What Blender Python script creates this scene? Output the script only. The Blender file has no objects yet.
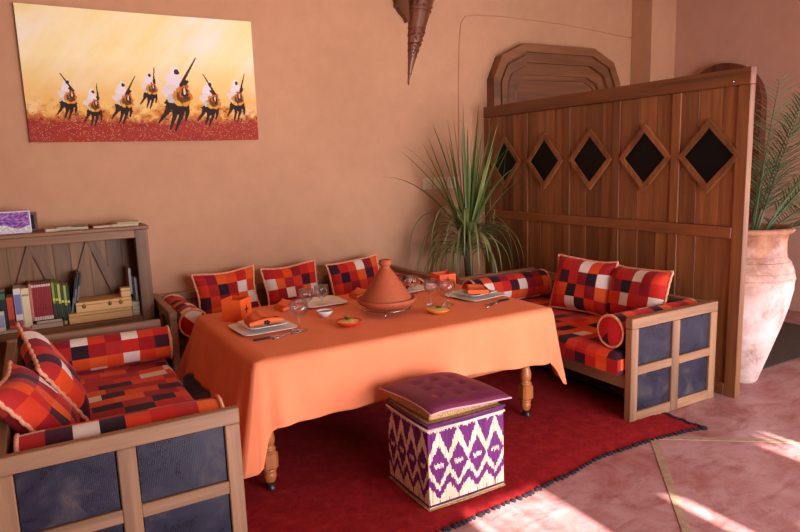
import bpy, math, random
import numpy as np
from mathutils import Matrix, Vector
random.seed(7)
PI = math.pi
S = bpy.context.scene
COL = S.collection

# ---------------------------------------------------------------- camera, world, light, exposure
CAM_PAN, CAM_TILT, CAM_ROLL, CAM_F = 0.514229735, 0.158962257, -0.033909602, 636.53
def make_camera():
    a, b, c = CAM_PAN, CAM_TILT, CAM_ROLL
    fw = Vector((math.sin(a)*math.cos(b), math.cos(a)*math.cos(b), -math.sin(b)))
    r = Vector((math.cos(a), -math.sin(a), 0.0)); u = r.cross(fw)
    r2 = r*math.cos(c) + u*math.sin(c); u2 = -r*math.sin(c) + u*math.cos(c)
    m = Matrix((r2, u2, -fw)).transposed().to_4x4()
    m.translation = Vector((0, 0, 1.65))
    cd = bpy.data.cameras.new('camera'); cd.sensor_width = 36; cd.lens = 36*CAM_F/800; cd.clip_start = .05
    o = bpy.data.objects.new('camera', cd); o.matrix_world = m
    COL.objects.link(o); S.camera = o
make_camera()
S.view_settings.view_transform = 'Standard'; S.view_settings.look = 'None'
S.view_settings.gamma = 1; S.view_settings.use_curve_mapping = False
S.view_settings.exposure = 0.0
w = bpy.data.worlds.new('sky'); S.world = w; w.use_nodes = True
nt = w.node_tree; nt.nodes.clear()
sky = nt.nodes.new('ShaderNodeTexSky'); sky.sky_type = 'HOSEK_WILKIE'; sky.turbidity = 3
sky.sun_direction = Vector((0, -.876, .482)).normalized(); sky.ground_albedo = .4
bg = nt.nodes.new('ShaderNodeBackground'); bg.inputs['Strength'].default_value = .8
wo = nt.nodes.new('ShaderNodeOutputWorld')
nt.links.new(sky.outputs[0], bg.inputs[0]); nt.links.new(bg.outputs[0], wo.inputs[0])

def area(name, loc, aim, sx, sy, power, colour, spread=180):
    l = bpy.data.lights.new(name, 'AREA'); l.shape = 'RECTANGLE'; l.size = sx; l.size_y = sy
    l.energy = power; l.color = colour; l.spread = math.radians(spread)
    o = bpy.data.objects.new(name, l); o.location = loc
    d = Vector(aim) - Vector(loc); o.rotation_euler = d.to_track_quat('-Z', 'Y').to_euler()
    COL.objects.link(o); return o
# daylight entering by the wide garden doorway in the front wall and by the doorway in the right wall
area('garden_doorway_daylight', (3.0, -2.12, 1.30), (2.4, 4, .1), 3.8, 2.3, 242, (.93, .96, 1.10), 140)
area('side_doorway_daylight', (6.45, .3, 1.4), (0, 2.2, .9), 2.2, 2.4, 60, (.92, .95, 1.08))
# warm lamps of the room, above and to the left, out of frame
def bulb(name, loc, power, colour, r=.12):
    l = bpy.data.lights.new(name, 'POINT'); l.energy = power; l.color = colour; l.shadow_soft_size = r
    o = bpy.data.objects.new(name, l); o.location = loc; COL.objects.link(o)
bulb('lantern_light', (1.3, 3.9, 3.2), 10, (1.0, .78, .52), .25)
bulb('lantern_light', (4.6, 1.0, 3.2), 10, (1.0, .82, .6), .25)
sl = bpy.data.lights.new('sun', 'SUN'); sl.energy = 32; sl.angle = math.radians(.6); sl.color = (.97, .95, 1)
so = bpy.data.objects.new('sun', sl)
so.rotation_euler = Vector((.0, .876, -.482)).to_track_quat('-Z', 'Y').to_euler(); so.location = (3, -6, 6); COL.objects.link(so)

# ---------------------------------------------------------------- materials
def lin(c):
    return tuple(((v/255)/12.92 if v/255 <= .04045 else ((v/255+.055)/1.055)**2.4) for v in c)
class NM:
    def __init__(s, name):
        s.m = bpy.data.materials.new(name); s.m.use_nodes = True
        s.t = s.m.node_tree; s.n = s.t.nodes; s.b = s.n['Principled BSDF']
    def node(s, typ, **kw):
        n = s.n.new(typ)
        for k, v in kw.items():
            if k in n.inputs: n.inputs[k].default_value = v
            else: setattr(n, k, v)
        return n
    def link(s, a, b): s.t.links.new(a, b)
    def coords(s, scale=(1, 1, 1), kind='Object', rnd=True):
        tc = s.node('ShaderNodeTexCoord'); mp = s.node('ShaderNodeMapping'); mp.inputs['Scale'].default_value = scale
        s.link(tc.outputs[kind], mp.inputs['Vector'])
        if rnd:
            oi = s.node('ShaderNodeObjectInfo'); ml = s.node('ShaderNodeMath', operation='MULTIPLY'); ml.inputs[1].default_value = 37.0
            s.link(oi.outputs['Random'], ml.inputs[0]); s.link(ml.outputs[0], mp.inputs['Location'])
            s.rand = oi.outputs['Random']
        return mp.outputs[0]
    def noise(s, vec, scale, detail=4, rough=.6, dist=0):
        n = s.node('ShaderNodeTexNoise'); n.inputs['Scale'].default_value = scale; n.inputs['Detail'].default_value = detail
        n.inputs['Roughness'].default_value = rough; n.inputs['Distortion'].default_value = dist
        s.link(vec, n.inputs['Vector']); return n.outputs['Fac']
    def ramp(s, fac, stops):
        r = s.node('ShaderNodeValToRGB'); e = r.color_ramp.elements
        while len(e) < len(stops): e.new(.5)
        for i, (p, c) in enumerate(stops):
            e[i].position = p; e[i].color = (*c, 1) if len(c) == 3 else c
        s.link(fac, r.inputs[0]); return r.outputs[0]
    def mix(s, a, b, fac=.5, mode='MIX'):
        m = s.node('ShaderNodeMix', data_type='RGBA', blend_type=mode)
        for sock, v in ((m.inputs[6], a), (m.inputs[7], b), (m.inputs[0], fac)):
            if hasattr(v, 'links'): s.link(v, sock)
            else: sock.default_value = v if not isinstance(v, tuple) else (*v, 1)[:4]
        return m.outputs[2]
    def bump(s, h, strength=.3, dist=.01):
        b = s.node('ShaderNodeBump'); b.inputs['Strength'].default_value = strength; b.inputs['Distance'].default_value = dist
        s.link(h, b.inputs['Height']); s.link(b.outputs[0], s.b.inputs['Normal'])
    def color(s, c): s.link(c, s.b.inputs['Base Color'])
    def set(s, **kw):
        for k, v in kw.items(): s.b.inputs[k.replace('_', ' ')].default_value = v
        return s

def wood(name, c1, c2, axis='z', rough=.5, grain=26, streak=None, vary=.35):
    m = NM(name); sc = {'x': (.06, 1, 1), 'y': (1, .06, 1), 'z': (1, 1, .06)}[axis]
    v = m.coords(sc); n = m.noise(v, grain, 6, .65, .6); big = m.noise(v, grain*.22, 3, .5, .8)
    col = m.ramp(n, [(.3, lin(c1)), (.7, lin(c2))])
    dark = tuple(x*.38 for x in lin(c1)); col = m.mix(col, dark, m.ramp(big, [(.55, (0, 0, 0)), (.72, (.75, .75, .75))]))
    hs = m.node('ShaderNodeHueSaturation'); mr = m.node('ShaderNodeMapRange'); m.link(m.rand, mr.inputs[0])
    mr.inputs[3].default_value = 1-vary; mr.inputs[4].default_value = 1+vary*.7
    m.link(mr.outputs[0], hs.inputs['Value']); m.link(col, hs.inputs['Color']); m.color(hs.outputs[0])
    m.bump(n, .25, .003); m.set(Roughness=rough); return m.m
def plain(name, c, rough=.5, metallic=0, noise=0, **kw):
    m = NM(name); v = m.coords()
    n = m.noise(v, 30, 3); a = lin(c)
    m.color(m.ramp(n, [(.3, tuple(x*(1-noise) for x in a)), (.7, tuple(min(1, x*(1+noise)) for x in a))]))
    m.set(Roughness=rough, Metallic=metallic, **kw); return m.m
def colattr(name, rough=.8, weave=900, sheen=.0, bump=.25, spec=.3, var=.12):
    m = NM(name); a = m.node('ShaderNodeAttribute', attribute_name='Col')
    v = m.coords(rnd=False); n = m.noise(v, 14, 5, .7); n2 = m.noise(v, weave, 2)
    k = m.ramp(n, [(.25, (1-var,)*3), (.75, (1+var*.4,)*3)])
    m.color(m.mix(a.outputs['Color'], k, 1.0, 'MULTIPLY')); m.bump(n2, bump, .002)
    m.set(Roughness=rough, Specular_IOR_Level=spec, Sheen_Weight=sheen); return m.m

M = {}
def plaster(name, c1, c2):
    m = NM(name); v = m.coords(rnd=False)
    n = m.noise(v, .9, 5, .55, .3); n2 = m.noise(v, 7, 6, .6)
    col = m.ramp(n, [(.3, lin(c1)), (.7, lin(c2))])
    m.color(m.mix(col, m.ramp(n2, [(.3, (.94,)*3), (.7, (1.03,)*3)]), 1.0, 'MULTIPLY'))
    m.bump(n2, .25, .006); m.set(Roughness=.72, Specular_IOR_Level=.3); return m.m
M['plaster'] = plaster('orange_plaster', (190, 139, 102), (200, 148, 110))
M['plaster_dark'] = plaster('rose_plaster', (196, 146, 122), (204, 154, 130))
M['ceiling'] = plaster('ceiling_plaster', (176, 142, 116), (184, 150, 124))
def floor_tone():
    m = NM('tinted_cement_floor'); v = m.coords((1, 1, 1), rnd=False); n = m.noise(v, 2.6, 9, .74, .8)
    v2 = m.coords((.7, 1.7, 1), rnd=False); n2 = m.noise(v2, 6, 8, .74, .5)
    c = m.ramp(n, [(.30, lin((132, 62, 56))), (.42, lin((158, 100, 92))), (.6, lin((174, 130, 124))), (.75, lin((152, 90, 84)))])
    m.color(m.mix(c, lin((130, 54, 48)), m.ramp(n2, [(.50, (0, 0, 0)), (.70, (.8, .8, .8))])))
    m.bump(m.noise(v, 14, 4), .15, .004); m.b.inputs['Roughness'].default_value = .42
    rr = m.ramp(n2, [(.3, (.32,)*3), (.7, (.55,)*3)]); m.link(rr, m.b.inputs['Roughness']); return m.m
M['floor'] = floor_tone()
M['inlay'] = plain('pale_inlay_stone', (158, 126, 98), .45, noise=.25)
M['screen_wood'] = wood('screen_walnut', (112, 64, 34), (156, 98, 54), 'z', .42, 20)
M['screen_wood_h'] = wood('screen_walnut_cross', (112, 62, 32), (150, 90, 50), 'y', .42, 20, vary=.15)
M['sofa_wood_x'] = wood('sofa_wood_along', (132, 91, 62), (166, 120, 84), 'x', .5, 24, vary=.12)
M['sofa_wood_y'] = wood('sofa_wood_deep', (128, 90, 62), (162, 120, 86), 'y', .5, 24, vary=.12)
M['sofa_wood_z'] = wood('sofa_wood_upright', (132, 91, 62), (166, 120, 84), 'z', .5, 24, vary=.12)
M['case_wood_x'] = wood('bookcase_wood_along', (118, 76, 44), (150, 102, 60), 'x', .55, 24, vary=.12)
M['case_wood_z'] = wood('bookcase_wood_upright', (112, 72, 40), (144, 98, 56), 'z', .55, 24, vary=.25)
M['leg_wood'] = wood('turned_leg_wood', (146, 78, 36), (182, 104, 52), 'z', .38, 20, vary=.1)
M['door_wood'] = wood('dark_door_wood', (112, 64, 36), (146, 92, 56), 'x', .42, 16, vary=.2)
M['door_wood_z'] = wood('dark_door_wood_upright', (88, 40, 25), (118, 58, 36), 'z', .42, 16, vary=.2)
M['light_wood'] = wood('pale_box_wood', (214, 160, 92), (234, 184, 116), 'x', .5, 20, vary=.1)
def leather():
    m = NM('embossed_navy_panel'); v = m.coords((1, 1, 1))
    w1 = m.node('ShaderNodeTexWave', bands_direction='X'); w1.inputs['Scale'].default_value = 48; m.link(v, w1.inputs['Vector'])
    w2 = m.node('ShaderNodeTexWave', bands_direction='Z'); w2.inputs['Scale'].default_value = 48; m.link(v, w2.inputs['Vector'])
    h = m.node('ShaderNodeMath', operation='MULTIPLY'); m.link(w1.outputs['Fac'], h.inputs[0]); m.link(w2.outputs['Fac'], h.inputs[1])
    n = m.noise(v, 6, 6, .65, .4)
    c = m.ramp(n, [(.35, lin((24, 21, 34))), (.55, lin((34, 30, 46))), (.66, lin((62, 50, 54))), (.80, lin((96, 72, 64)))])
    m.color(c); m.bump(h.outputs[0], .35, .0015)
    m.link(m.ramp(n, [(.4, (.24,)*3), (.7, (.5,)*3)]), m.b.inputs['Roughness']); m.set(Specular_IOR_Level=.45); return m.m
M['panel'] = leather()
M['inset'] = plain('black_inset', (9, 8, 10), .5, noise=.3, Specular_IOR_Level=.2)
M['patch'] = colattr('patchwork_cotton', .75, 700, .06, .3, .25)
def stripe(name, c1, c2, scale):
    m = NM(name); v = m.coords(rnd=False)
    n = m.noise(v, scale, 2, .5); m.color(m.ramp(n, [(.4, lin(c1)), (.6, lin(c2))])); m.set(Roughness=.8); m.bump(n, .4, .003); return m.m
M['piping'] = stripe('peach_cord', (214, 130, 92), (236, 172, 136), 160)
def cloth():
    m = NM('salmon_tablecloth'); v = m.coords(rnd=False); n = m.noise(v, 900, 2); n2 = m.noise(v, 5, 4, .6)
    m.color(m.ramp(n2, [(.3, lin((232, 128, 86))), (.7, lin((238, 136, 93)))])); m.bump(n, .15, .001)
    m.set(Roughness=.85, Specular_IOR_Level=.08); return m.m
M['cloth'] = cloth()
M['napkin'] = plain('orange_napkin', (226, 98, 44), .8, noise=.06)
M['embroidery'] = plain('dark_embroidery', (58, 22, 18), .8)
M['box_orange'] = plain('orange_box', (236, 92, 28), .6, noise=.04)
M['white_china'] = plain('white_china', (232, 222, 210), .18)
M['red_china'] = plain('red_glazed_clay', (206, 46, 20), .25)
M['yellow_china'] = plain('yellow_glazed_clay', (214, 132, 40), .25)
M['clay'] = plain('tagine_clay', (166, 76, 38), .7, noise=.12)
M['metal'] = plain('polished_steel', (170, 166, 160), .25, 1)
M['caster'] = plain('caster_metal', (70, 66, 66), .4, .6, .2)
M['black_handle'] = plain('black_handle', (22, 18, 18), .35)
M['sauce'] = plain('dark_sauce', (96, 44, 24), .3, noise=.2)
M['salad'] = plain('yellow_salad', (226, 176, 92), .6, noise=.25)
M['herb'] = plain('green_herbs', (52, 84, 24), .6, noise=.3)
g = NM('clear_glass'); g.n.remove(g.b); _tr = g.node('ShaderNodeBsdfTransparent'); _gl = g.node('ShaderNodeBsdfGlossy'); _gl.inputs['Roughness'].default_value = .06; _wv = g.node('ShaderNodeTexVoronoi'); _wv.inputs['Scale'].default_value = 90; _tc = g.node('ShaderNodeTexCoord'); g.link(_tc.outputs['Object'], _wv.inputs['Vector']); _bp = g.node('ShaderNodeBump'); _bp.inputs['Strength'].default_value = .6; _bp.inputs['Distance'].default_value = .004; g.link(_wv.outputs['Distance'], _bp.inputs['Height']); g.link(_bp.outputs[0], _gl.inputs['Normal'])
_tr.inputs[0].default_value = (.98, .975, .97, 1); _lw = g.node('ShaderNodeLayerWeight'); _lw.inputs[0].default_value = .35
_rp = g.node('ShaderNodeMapRange'); g.link(_lw.outputs['Fresnel'], _rp.inputs[0]); _rp.inputs[3].default_value = .03; _rp.inputs[4].default_value = .6
_mx = g.node('ShaderNodeMixShader'); g.link(_rp.outputs[0], _mx.inputs[0]); g.link(_tr.outputs[0], _mx.inputs[1]); g.link(_gl.outputs[0], _mx.inputs[2])
g.link(_mx.outputs[0], g.n['Material Output'].inputs[0]); M['glass'] = g.m
M['purple'] = plain('purple_cushion_cloth', (104, 26, 58), .55, noise=.14)
M['purple_edge'] = plain('pale_cushion_edge', (214, 150, 160), .7)
M['weave'] = colattr('dyed_reed_weave', .6, 300, 0, .2, .3, .18)
M['straw'] = stripe('straw_rim', (150, 104, 60), (190, 146, 88), 120)
M['fringe'] = plain('black_wool', (26, 16, 20), .95)
def rugm():
    m = NM('red_wool_pile'); v = m.coords(rnd=False); n = m.noise(v, 16, 9, .8, .5); n2 = m.noise(v, 220, 3, .8)
    c = m.ramp(n, [(.3, lin((118, 8, 16))), (.5, lin((162, 20, 24))), (.75, lin((196, 50, 44)))])
    m.color(m.mix(c, m.ramp(n2, [(.3, (.45,)*3), (.7, (1.15,)*3)]), 1.0, 'MULTIPLY')); m.bump(n2, .9, .012)
    m.set(Roughness=1, Specular_IOR_Level=.08, Sheen_Weight=.15); m.b.inputs['Sheen Tint'].default_value = (1, .15, .15, 1); return m.m
M['rug'] = rugm()
def urnm():
    m = NM('whitewashed_clay'); v = m.coords((1, 1, 1), rnd=False); n = m.noise(v, 5, 8, .7, .6); n2 = m.noise(v, 2.6, 5, .6)
    c = m.ramp(n, [(.3, lin((150, 104, 96))), (.46, lin((206, 172, 160))), (.7, lin((228, 206, 198)))])
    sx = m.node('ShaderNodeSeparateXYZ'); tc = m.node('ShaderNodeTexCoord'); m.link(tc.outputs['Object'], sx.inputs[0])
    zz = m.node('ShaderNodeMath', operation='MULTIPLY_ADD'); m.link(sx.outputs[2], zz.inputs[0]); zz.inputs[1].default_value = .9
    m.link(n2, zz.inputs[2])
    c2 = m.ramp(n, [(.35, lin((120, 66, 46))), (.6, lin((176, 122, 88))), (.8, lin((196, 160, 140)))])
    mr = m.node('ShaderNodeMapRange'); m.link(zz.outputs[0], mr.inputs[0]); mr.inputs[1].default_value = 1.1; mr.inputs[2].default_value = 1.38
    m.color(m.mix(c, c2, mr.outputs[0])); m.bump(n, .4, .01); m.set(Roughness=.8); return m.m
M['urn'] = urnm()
def leafm(name, c1, c2):
    m = NM(name); v = m.coords((1, 1, .2)); n = m.noise(v, 8, 3)
    c = m.ramp(n, [(.3, lin(c1)), (.7, lin(c2))]); hs = m.node('ShaderNodeHueSaturation'); mr = m.node('ShaderNodeMapRange')
    m.link(m.rand, mr.inputs[0]); mr.inputs[3].default_value = .7; mr.inputs[4].default_value = 1.3
    m.link(mr.outputs[0], hs.inputs['Value']); m.link(c, hs.inputs['Color']); m.color(hs.outputs[0]); m.set(Roughness=.45, Specular_IOR_Level=.4); return m.m
M['leaf'] = leafm('sword_leaf', (70, 90, 34), (114, 126, 60))
M['leaf_dry'] = leafm('drooping_leaf', (92, 96, 50), (136, 134, 80))
M['palm'] = leafm('palm_leaflet', (60, 88, 50), (104, 128, 82))
M['trunk'] = plain('fibrous_stem', (84, 64, 44), .9, noise=.3)
M['pot'] = plain('terracotta_pot', (120, 62, 38), .8, noise=.15)
M['soil'] = plain('soil', (40, 28, 20), 1, noise=.3)
M['plate_white'] = plain('ivory_switch_plate', (214, 184, 146), .4)
M['cable'] = plain('painted_cable', (196, 140, 106), .7)
M['horn'] = wood('carved_horn_wood', (92, 46, 28), (138, 76, 46), 'z', .28, 14, vary=.1)
M['paper'] = colattr('printed_paper', .5, 400, 0, .05, .4, .06)
M['paint'] = colattr('painted_canvas', .7, 500, 0, .35, .25, .03)
M['mat'] = plain('olive_brown_sheet', (72, 52, 36), .95, noise=.25)  # colour of the sheet that darkens the floor behind the urn
M['lantern'] = plain('pierced_brass', (150, 104, 50), .35, .8)
M['green'] = plain('garden_ground', (120, 104, 76), .95, noise=.2)

# ---------------------------------------------------------------- mesh helpers
class MB:
    def __init__(s): s.v = []; s.f = []; s.c = []; s.sm = []
    def add(s, vs, fs, col=None, smooth=False, mat=None):
        o = len(s.v)
        if mat is not None: vs = [mat @ Vector(p) for p in vs]
        s.v.extend([tuple(p) for p in vs])
        for i, f in enumerate(fs):
            s.f.append(tuple(o+k for k in f)); s.sm.append(smooth)
            s.c.append(col[i] if isinstance(col, list) else col)
        return s
    def box(s, x0, x1, y0, y1, z0, z1, ch=.004, col=None, mat=None):
        x0, x1 = min(x0, x1), max(x0, x1); y0, y1 = min(y0, y1), max(y0, y1); z0, z1 = min(z0, z1), max(z0, z1)
        ch = min(ch, (x1-x0)*.4, (y1-y0)*.4, (z1-z0)*.4)
        X, Y, Z = (x0, x1), (y0, y1), (z0, z1); vs = []; idx = {}
        for i in (0, 1):
            for j in (0, 1):
                for k in (0, 1):
                    sx, sy, sz = (1, -1)[i], (1, -1)[j], (1, -1)[k]
                    for a in range(3):
                        p = [X[i]+sx*ch, Y[j]+sy*ch, Z[k]+sz*ch]; p[a] = (X[i], Y[j], Z[k])[a]
                        idx[(i, j, k, a)] = len(vs); vs.append(tuple(p))
        fs = []
        q = ((0, 0), (1, 0), (1, 1), (0, 1))
        for a in range(3):
            for side in (0, 1):
                f = []
                for (m, n) in q:
                    c = [0, 0, 0]; c[a] = side; o = [b for b in range(3) if b != a]; c[o[0]] = m; c[o[1]] = n
                    f.append(idx[(*c, a)])
                fl = (side == 0) ^ (a == 1)
                fs.append(tuple(f[::-1]) if fl else tuple(f))
        for a in range(3):
            o = [b for b in range(3) if b != a]
            for m in (0, 1):
                for n in (0, 1):
                    c0 = [0, 0, 0]; c1 = [0, 0, 0]; c0[a] = 0; c1[a] = 1
                    for c in (c0, c1): c[o[0]] = m; c[o[1]] = n
                    f = [idx[(*c0, o[0])], idx[(*c1, o[0])], idx[(*c1, o[1])], idx[(*c0, o[1])]]
                    if (m ^ n) ^ (a == 1) ^ True: f = f[::-1]
                    fs.append(tuple(f))
        for i in (0, 1):
            for j in (0, 1):
                for k in (0, 1):
                    f = [idx[(i, j, k, a)] for a in range(3)]
                    if (i+j+k) % 2 == 0: f = f[::-1]
                    fs.append(tuple(f))
        return s.add(vs, fs, col, False, mat)
    def lathe(s, prof, n=24, c=(0, 0, 0), col=None, smooth=True, mat=None, phase=0, mod=None):
        vs = []; fs = []
        for (r, z) in prof:
            for i in range(n):
                a = 2*PI*i/n+phase; rr = max(r, 1e-5)*(mod(a, z) if mod else 1)
                vs.append((c[0]+rr*math.cos(a), c[1]+rr*math.sin(a), c[2]+z))
        for j in range(len(prof)-1):
            for i in range(n):
                k = (i+1) % n
                fs.append((j*n+i, j*n+k, (j+1)*n+k, (j+1)*n+i))
        return s.add(vs, fs, col, smooth, mat)
    def tube(s, pts, r, n=6, col=None, smooth=True, closed=False, caps=True):
        pts = [Vector(p) for p in pts]; N = len(pts); vs = []; fs = []
        rs = r if isinstance(r, (list, tuple)) else [r]*N
        up = None
        for i, p in enumerate(pts):
            if closed: t = pts[(i+1) % N]-pts[i-1]
            else: t = pts[min(i+1, N-1)]-pts[max(i-1, 0)]
            if t.length < 1e-9: t = Vector((0, 0, 1))
            t.normalize()
            if up is None:
                up = Vector((0, 0, 1)) if abs(t.z) < .9 else Vector((1, 0, 0))
            a = t.cross(up)
            if a.length < 1e-4: a = t.orthogonal()
            a.normalize(); b = a.cross(t).normalized(); up = b
            for k in range(n):
                an = 2*PI*k/n; vs.append(p+a*math.cos(an)*rs[i]+b*math.sin(an)*rs[i])
        for i in range(N if closed else N-1):
            j = (i+1) % N
            for k in range(n):
                m = (k+1) % n; fs.append((i*n+k, i*n+m, j*n+m, j*n+k))
        if caps and not closed:
            fs.append(tuple(range(n))[::-1]); fs.append(tuple((N-1)*n+k for k in range(n)))
        return s.add(vs, fs, col, smooth)
    def grid(s, fn, nu, nv, colfn=None, smooth=True, mat=None, flip=False):
        vs = [fn(i/nu, j/nv) for j in range(nv+1) for i in range(nu+1)]; fs = []; cs = []
        for j in range(nv):
            for i in range(nu):
                a = j*(nu+1)+i; f = (a, a+1, a+nu+2, a+nu+1); fs.append(f[::-1] if flip else f)
                cs.append(colfn((i+.5)/nu, (j+.5)/nv) if colfn else None)
        return s.add(vs, fs, cs if colfn else None, smooth, mat)
    def prism(s, poly, d0, d1, place, col=None):
        """poly of 2-D points extruded; place(u,v,d)->3D"""
        n = len(poly); vs = [place(u, v, d0) for u, v in poly]+[place(u, v, d1) for u, v in poly]
        fs = [tuple(range(n))[::-1], tuple(range(n, 2*n))]+[(i, (i+1) % n, n+(i+1) % n, n+i) for i in range(n)]
        return s.add(vs, fs, col)
    def build(s, name, mat, parent=None, loc=None, kind=None, recalc=False):
        me = bpy.data.meshes.new(name)
        if loc is not None: vv = [(a-loc[0], b-loc[1], c-loc[2]) for a, b, c in s.v]
        else: vv = s.v
        me.from_pydata(vv, [], s.f); me.polygons.foreach_set('use_smooth', s.sm)
        if any(c is not None for c in s.c):
            at = me.color_attributes.new('Col', 'FLOAT_COLOR', 'CORNER'); arr = []
            for f, c in zip(s.f, s.c):
                c = c if c is not None else (.8, .8, .8); arr.extend((c[0], c[1], c[2], 1.0)*len(f))
            at.data.foreach_set('color', arr)
        if recalc:
            import bmesh
            b = bmesh.new(); b.from_mesh(me); bmesh.ops.recalc_face_normals(b, faces=b.faces); b.to_mesh(me); b.free()
        me.materials.append(mat); me.update()
        o = bpy.data.objects.new(name, me); COL.objects.link(o)
        if loc is not None: o.location = loc
        if parent is not None:
            o.parent = parent
            if loc is not None and True:
                pass
        if kind: o['kind'] = kind
        return o
def tag(o, label, cat, group=None):
    o['label'] = label; o['category'] = cat
    if group: o['group'] = group
    return o
def thing(name, label, cat, group=None, loc=(0, 0, 0)):
    o = bpy.data.objects.new(name, None); o.empty_display_size = .05; o.location = loc; COL.objects.link(o)
    return tag(o, label, cat, group)
def part(mb, name, mat, parent, kind=None):
    """mesh given in world coordinates, parented below an empty at parent.location"""
    base = Vector((0, 0, 0)); p = parent
    while p is not None: base += Vector(p.location); p = p.parent
    o = mb.build(name, mat, kind=kind)
    o.parent = parent
    if base.length > 0: o.data.transform(Matrix.Translation(-base))
    return o
def struct(name, mb, mat, parent=None):
    o = mb.build(name, mat)
    if parent is None: o['kind'] = 'structure'
    else: o.parent = parent
    return o
def solo(mb, name, mat, label, cat, loc, group=None, recalc=False):
    o = mb.build(name, mat, loc=loc, recalc=recalc); return tag(o, label, cat, group)

# ---------------------------------------------------------------- room shell
YB, XR, XL, YF, ZC = 5.45, 6.75, -2.3, -2.25, 3.6
fl = struct('floor', MB().box(XL-.2, XR+.2, YF-.2, YB+.4, -.1, 0, .0), M['floor'])
struct('ceiling', MB().box(XL-.2, XR+.2, YF-.2, YB+.4, ZC, ZC+.15, 0), M['ceiling'])
# inlaid strips running diagonally across the cement
def inlay(x0, y0, x1, y1, w=.042):
    d = Vector((x1-x0, y1-y0, 0)).normalized(); n = Vector((-d.y, d.x, 0))*w/2; mb = MB()
    p = [Vector((x0, y0, 0))+n, Vector((x0, y0, 0))-n, Vector((x1, y1, 0))-n, Vector((x1, y1, 0))+n]
    mb.add([(q.x, q.y, .0035) for q in p]+[(q.x, q.y, -.004) for q in p],
           [(0, 1, 2, 3), (0, 4, 5, 1), (1, 5, 6, 2), (2, 6, 7, 3), (3, 7, 4, 0)])
    struct('inlay_strip', mb, M['inlay'], fl)
A0 = (2.99, 2.34)
inlay(A0[0], A0[1], A0[0]-2.6*.72, A0[1]-2.6*.72*1.07)
inlay(A0[0]+.02, A0[1]+.04, A0[0]+2.6, A0[1]-1.95)
inlay(A0[0]-1.0, A0[1]-1.13, A0[0]+1.0, A0[1]-2.6)
inlay(A0[0]+1.3, A0[1]-.98, A0[0]-.3, A0[1]-2.7)
# back wall with the doorway of door_1 left as a recess behind the door leaf
b = MB(); b.box(XL-.2, XR+.2, YB, YB+.35, 0, ZC, 0); struct('wall_back', b, M['plaster'])
struct('wall_left', MB().box(XL-.2, XL, YF-.2, YB, 0, ZC, 0), M['ceiling'])
b = MB(); b.box(XL, .9, YF-.3, YF, 0, ZC, 0); b.box(5.3, XR, YF-.3, YF, 0, ZC, 0); b.box(.9, 5.3, YF-.3, YF, 3.0, ZC, 0)
struct('wall_front', b, M['ceiling'])
b = MB(); b.box(XR, XR+.25, YF, -1.0, 0, ZC, 0); b.box(XR, XR+.25, 1.5, YB, 0, ZC, 0); b.box(XR, XR+.25, -1.0, 1.5, 2.6, ZC, 0)
struct('wall_right', b, M['plaster_dark'])
struct('trim_1', MB().box(6.33, XR+.0, 5.16, YB, 0, ZC, .006), M['plaster'])          # pilaster in the corner
# garden doorway surround and the added sun-masking fringe under its lintel
b = MB(); b.box(.82, .9, YF-.04, YF+.03, 0, 3.08, .005); b.box(5.3, 5.38, YF-.04, YF+.03, 0, 3.08, .005); b.box(.9, 5.3, YF-.04, YF+.03, 3.0, 3.08, .005)
struct('trim_2', b, M['door_wood_z'])
struct('trim_3', MB().box(-40, 40, -40, YF-.3, -.12, -.02, 0), M['green'])               # terrace outside

# door_1: octagonal headed door on the back wall behind the screen
cx = 5.105
OCT = [(.92, 0), (.92, 2.48), (.81, 2.71), (.50, 2.85), (-.50, 2.85), (-.81, 2.71), (-.92, 2.48), (-.92, 0)]
def inset(poly, d):
    """offset the open outline inwards by d (its two feet stay on the floor)"""
    out = []
    for k, p in enumerate(poly):
        p = Vector(p); ns = []
        for a, b_ in ((k-1, k), (k, k+1)):
            if 0 <= a and b_ < len(poly): e = (Vector(poly[b_])-Vector(poly[a])).normalized(); ns.append(Vector((-e.y, e.x)))
        if len(ns) == 1: q = p+ns[0]*d
        else: m_ = (ns[0]+ns[1]).normalized(); q = p+m_*(d/m_.dot(ns[0]))
        out.append((q.x, q.y))
    return out
def oct_ring(d0, d1, y0, y1):
    o = inset(OCT, d0); i = inset(OCT, d1); n = len(o); vs = []
    for ring, y in ((o, y0), (i, y0), (o, y1), (i, y1)): vs += [(cx+u, y, v) for u, v in ring]
    fs = []
    for k in range(n-1):
        a, c = k, k+1
        fs += [(a, c, n+c, n+a)[::-1], (2*n+a, 3*n+a, 3*n+c, 2*n+c), (a, 2*n+a, 2*n+c, c), (n+a, n+c, 3*n+c, 3*n+a)]
    return MB().add(vs, fs)
d1 = struct('door_1', MB().prism(inset(OCT, .36), YB-.03, YB-.002, lambda u, v, d: (cx+u, d, v)), M['door_wood'])
dd = 0
for k, (w_, dep) in enumerate(((.085, .12), (.03, .085), (.075, .105), (.03, .06), (.09, .075), (.05, .045))):
    struct('door_frame' if k == 0 else 'moulding', oct_ring(dd, dd+w_, YB-dep, YB-.001), M['door_wood'], d1); dd += w_
for k in range(4):
    struct('door_panel', MB().box(cx-.52, cx+.52, YB-.055, YB-.02, .15+k*.53, .15+k*.53+.42, .015), M['door_wood'], d1)
struct('door_handle', MB().tube([(cx+.5, YB-.04, 1.05), (cx+.5, YB-.11, 1.05), (cx+.42, YB-.11, 1.05)], .011, 8), M['metal'], d1)

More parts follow.
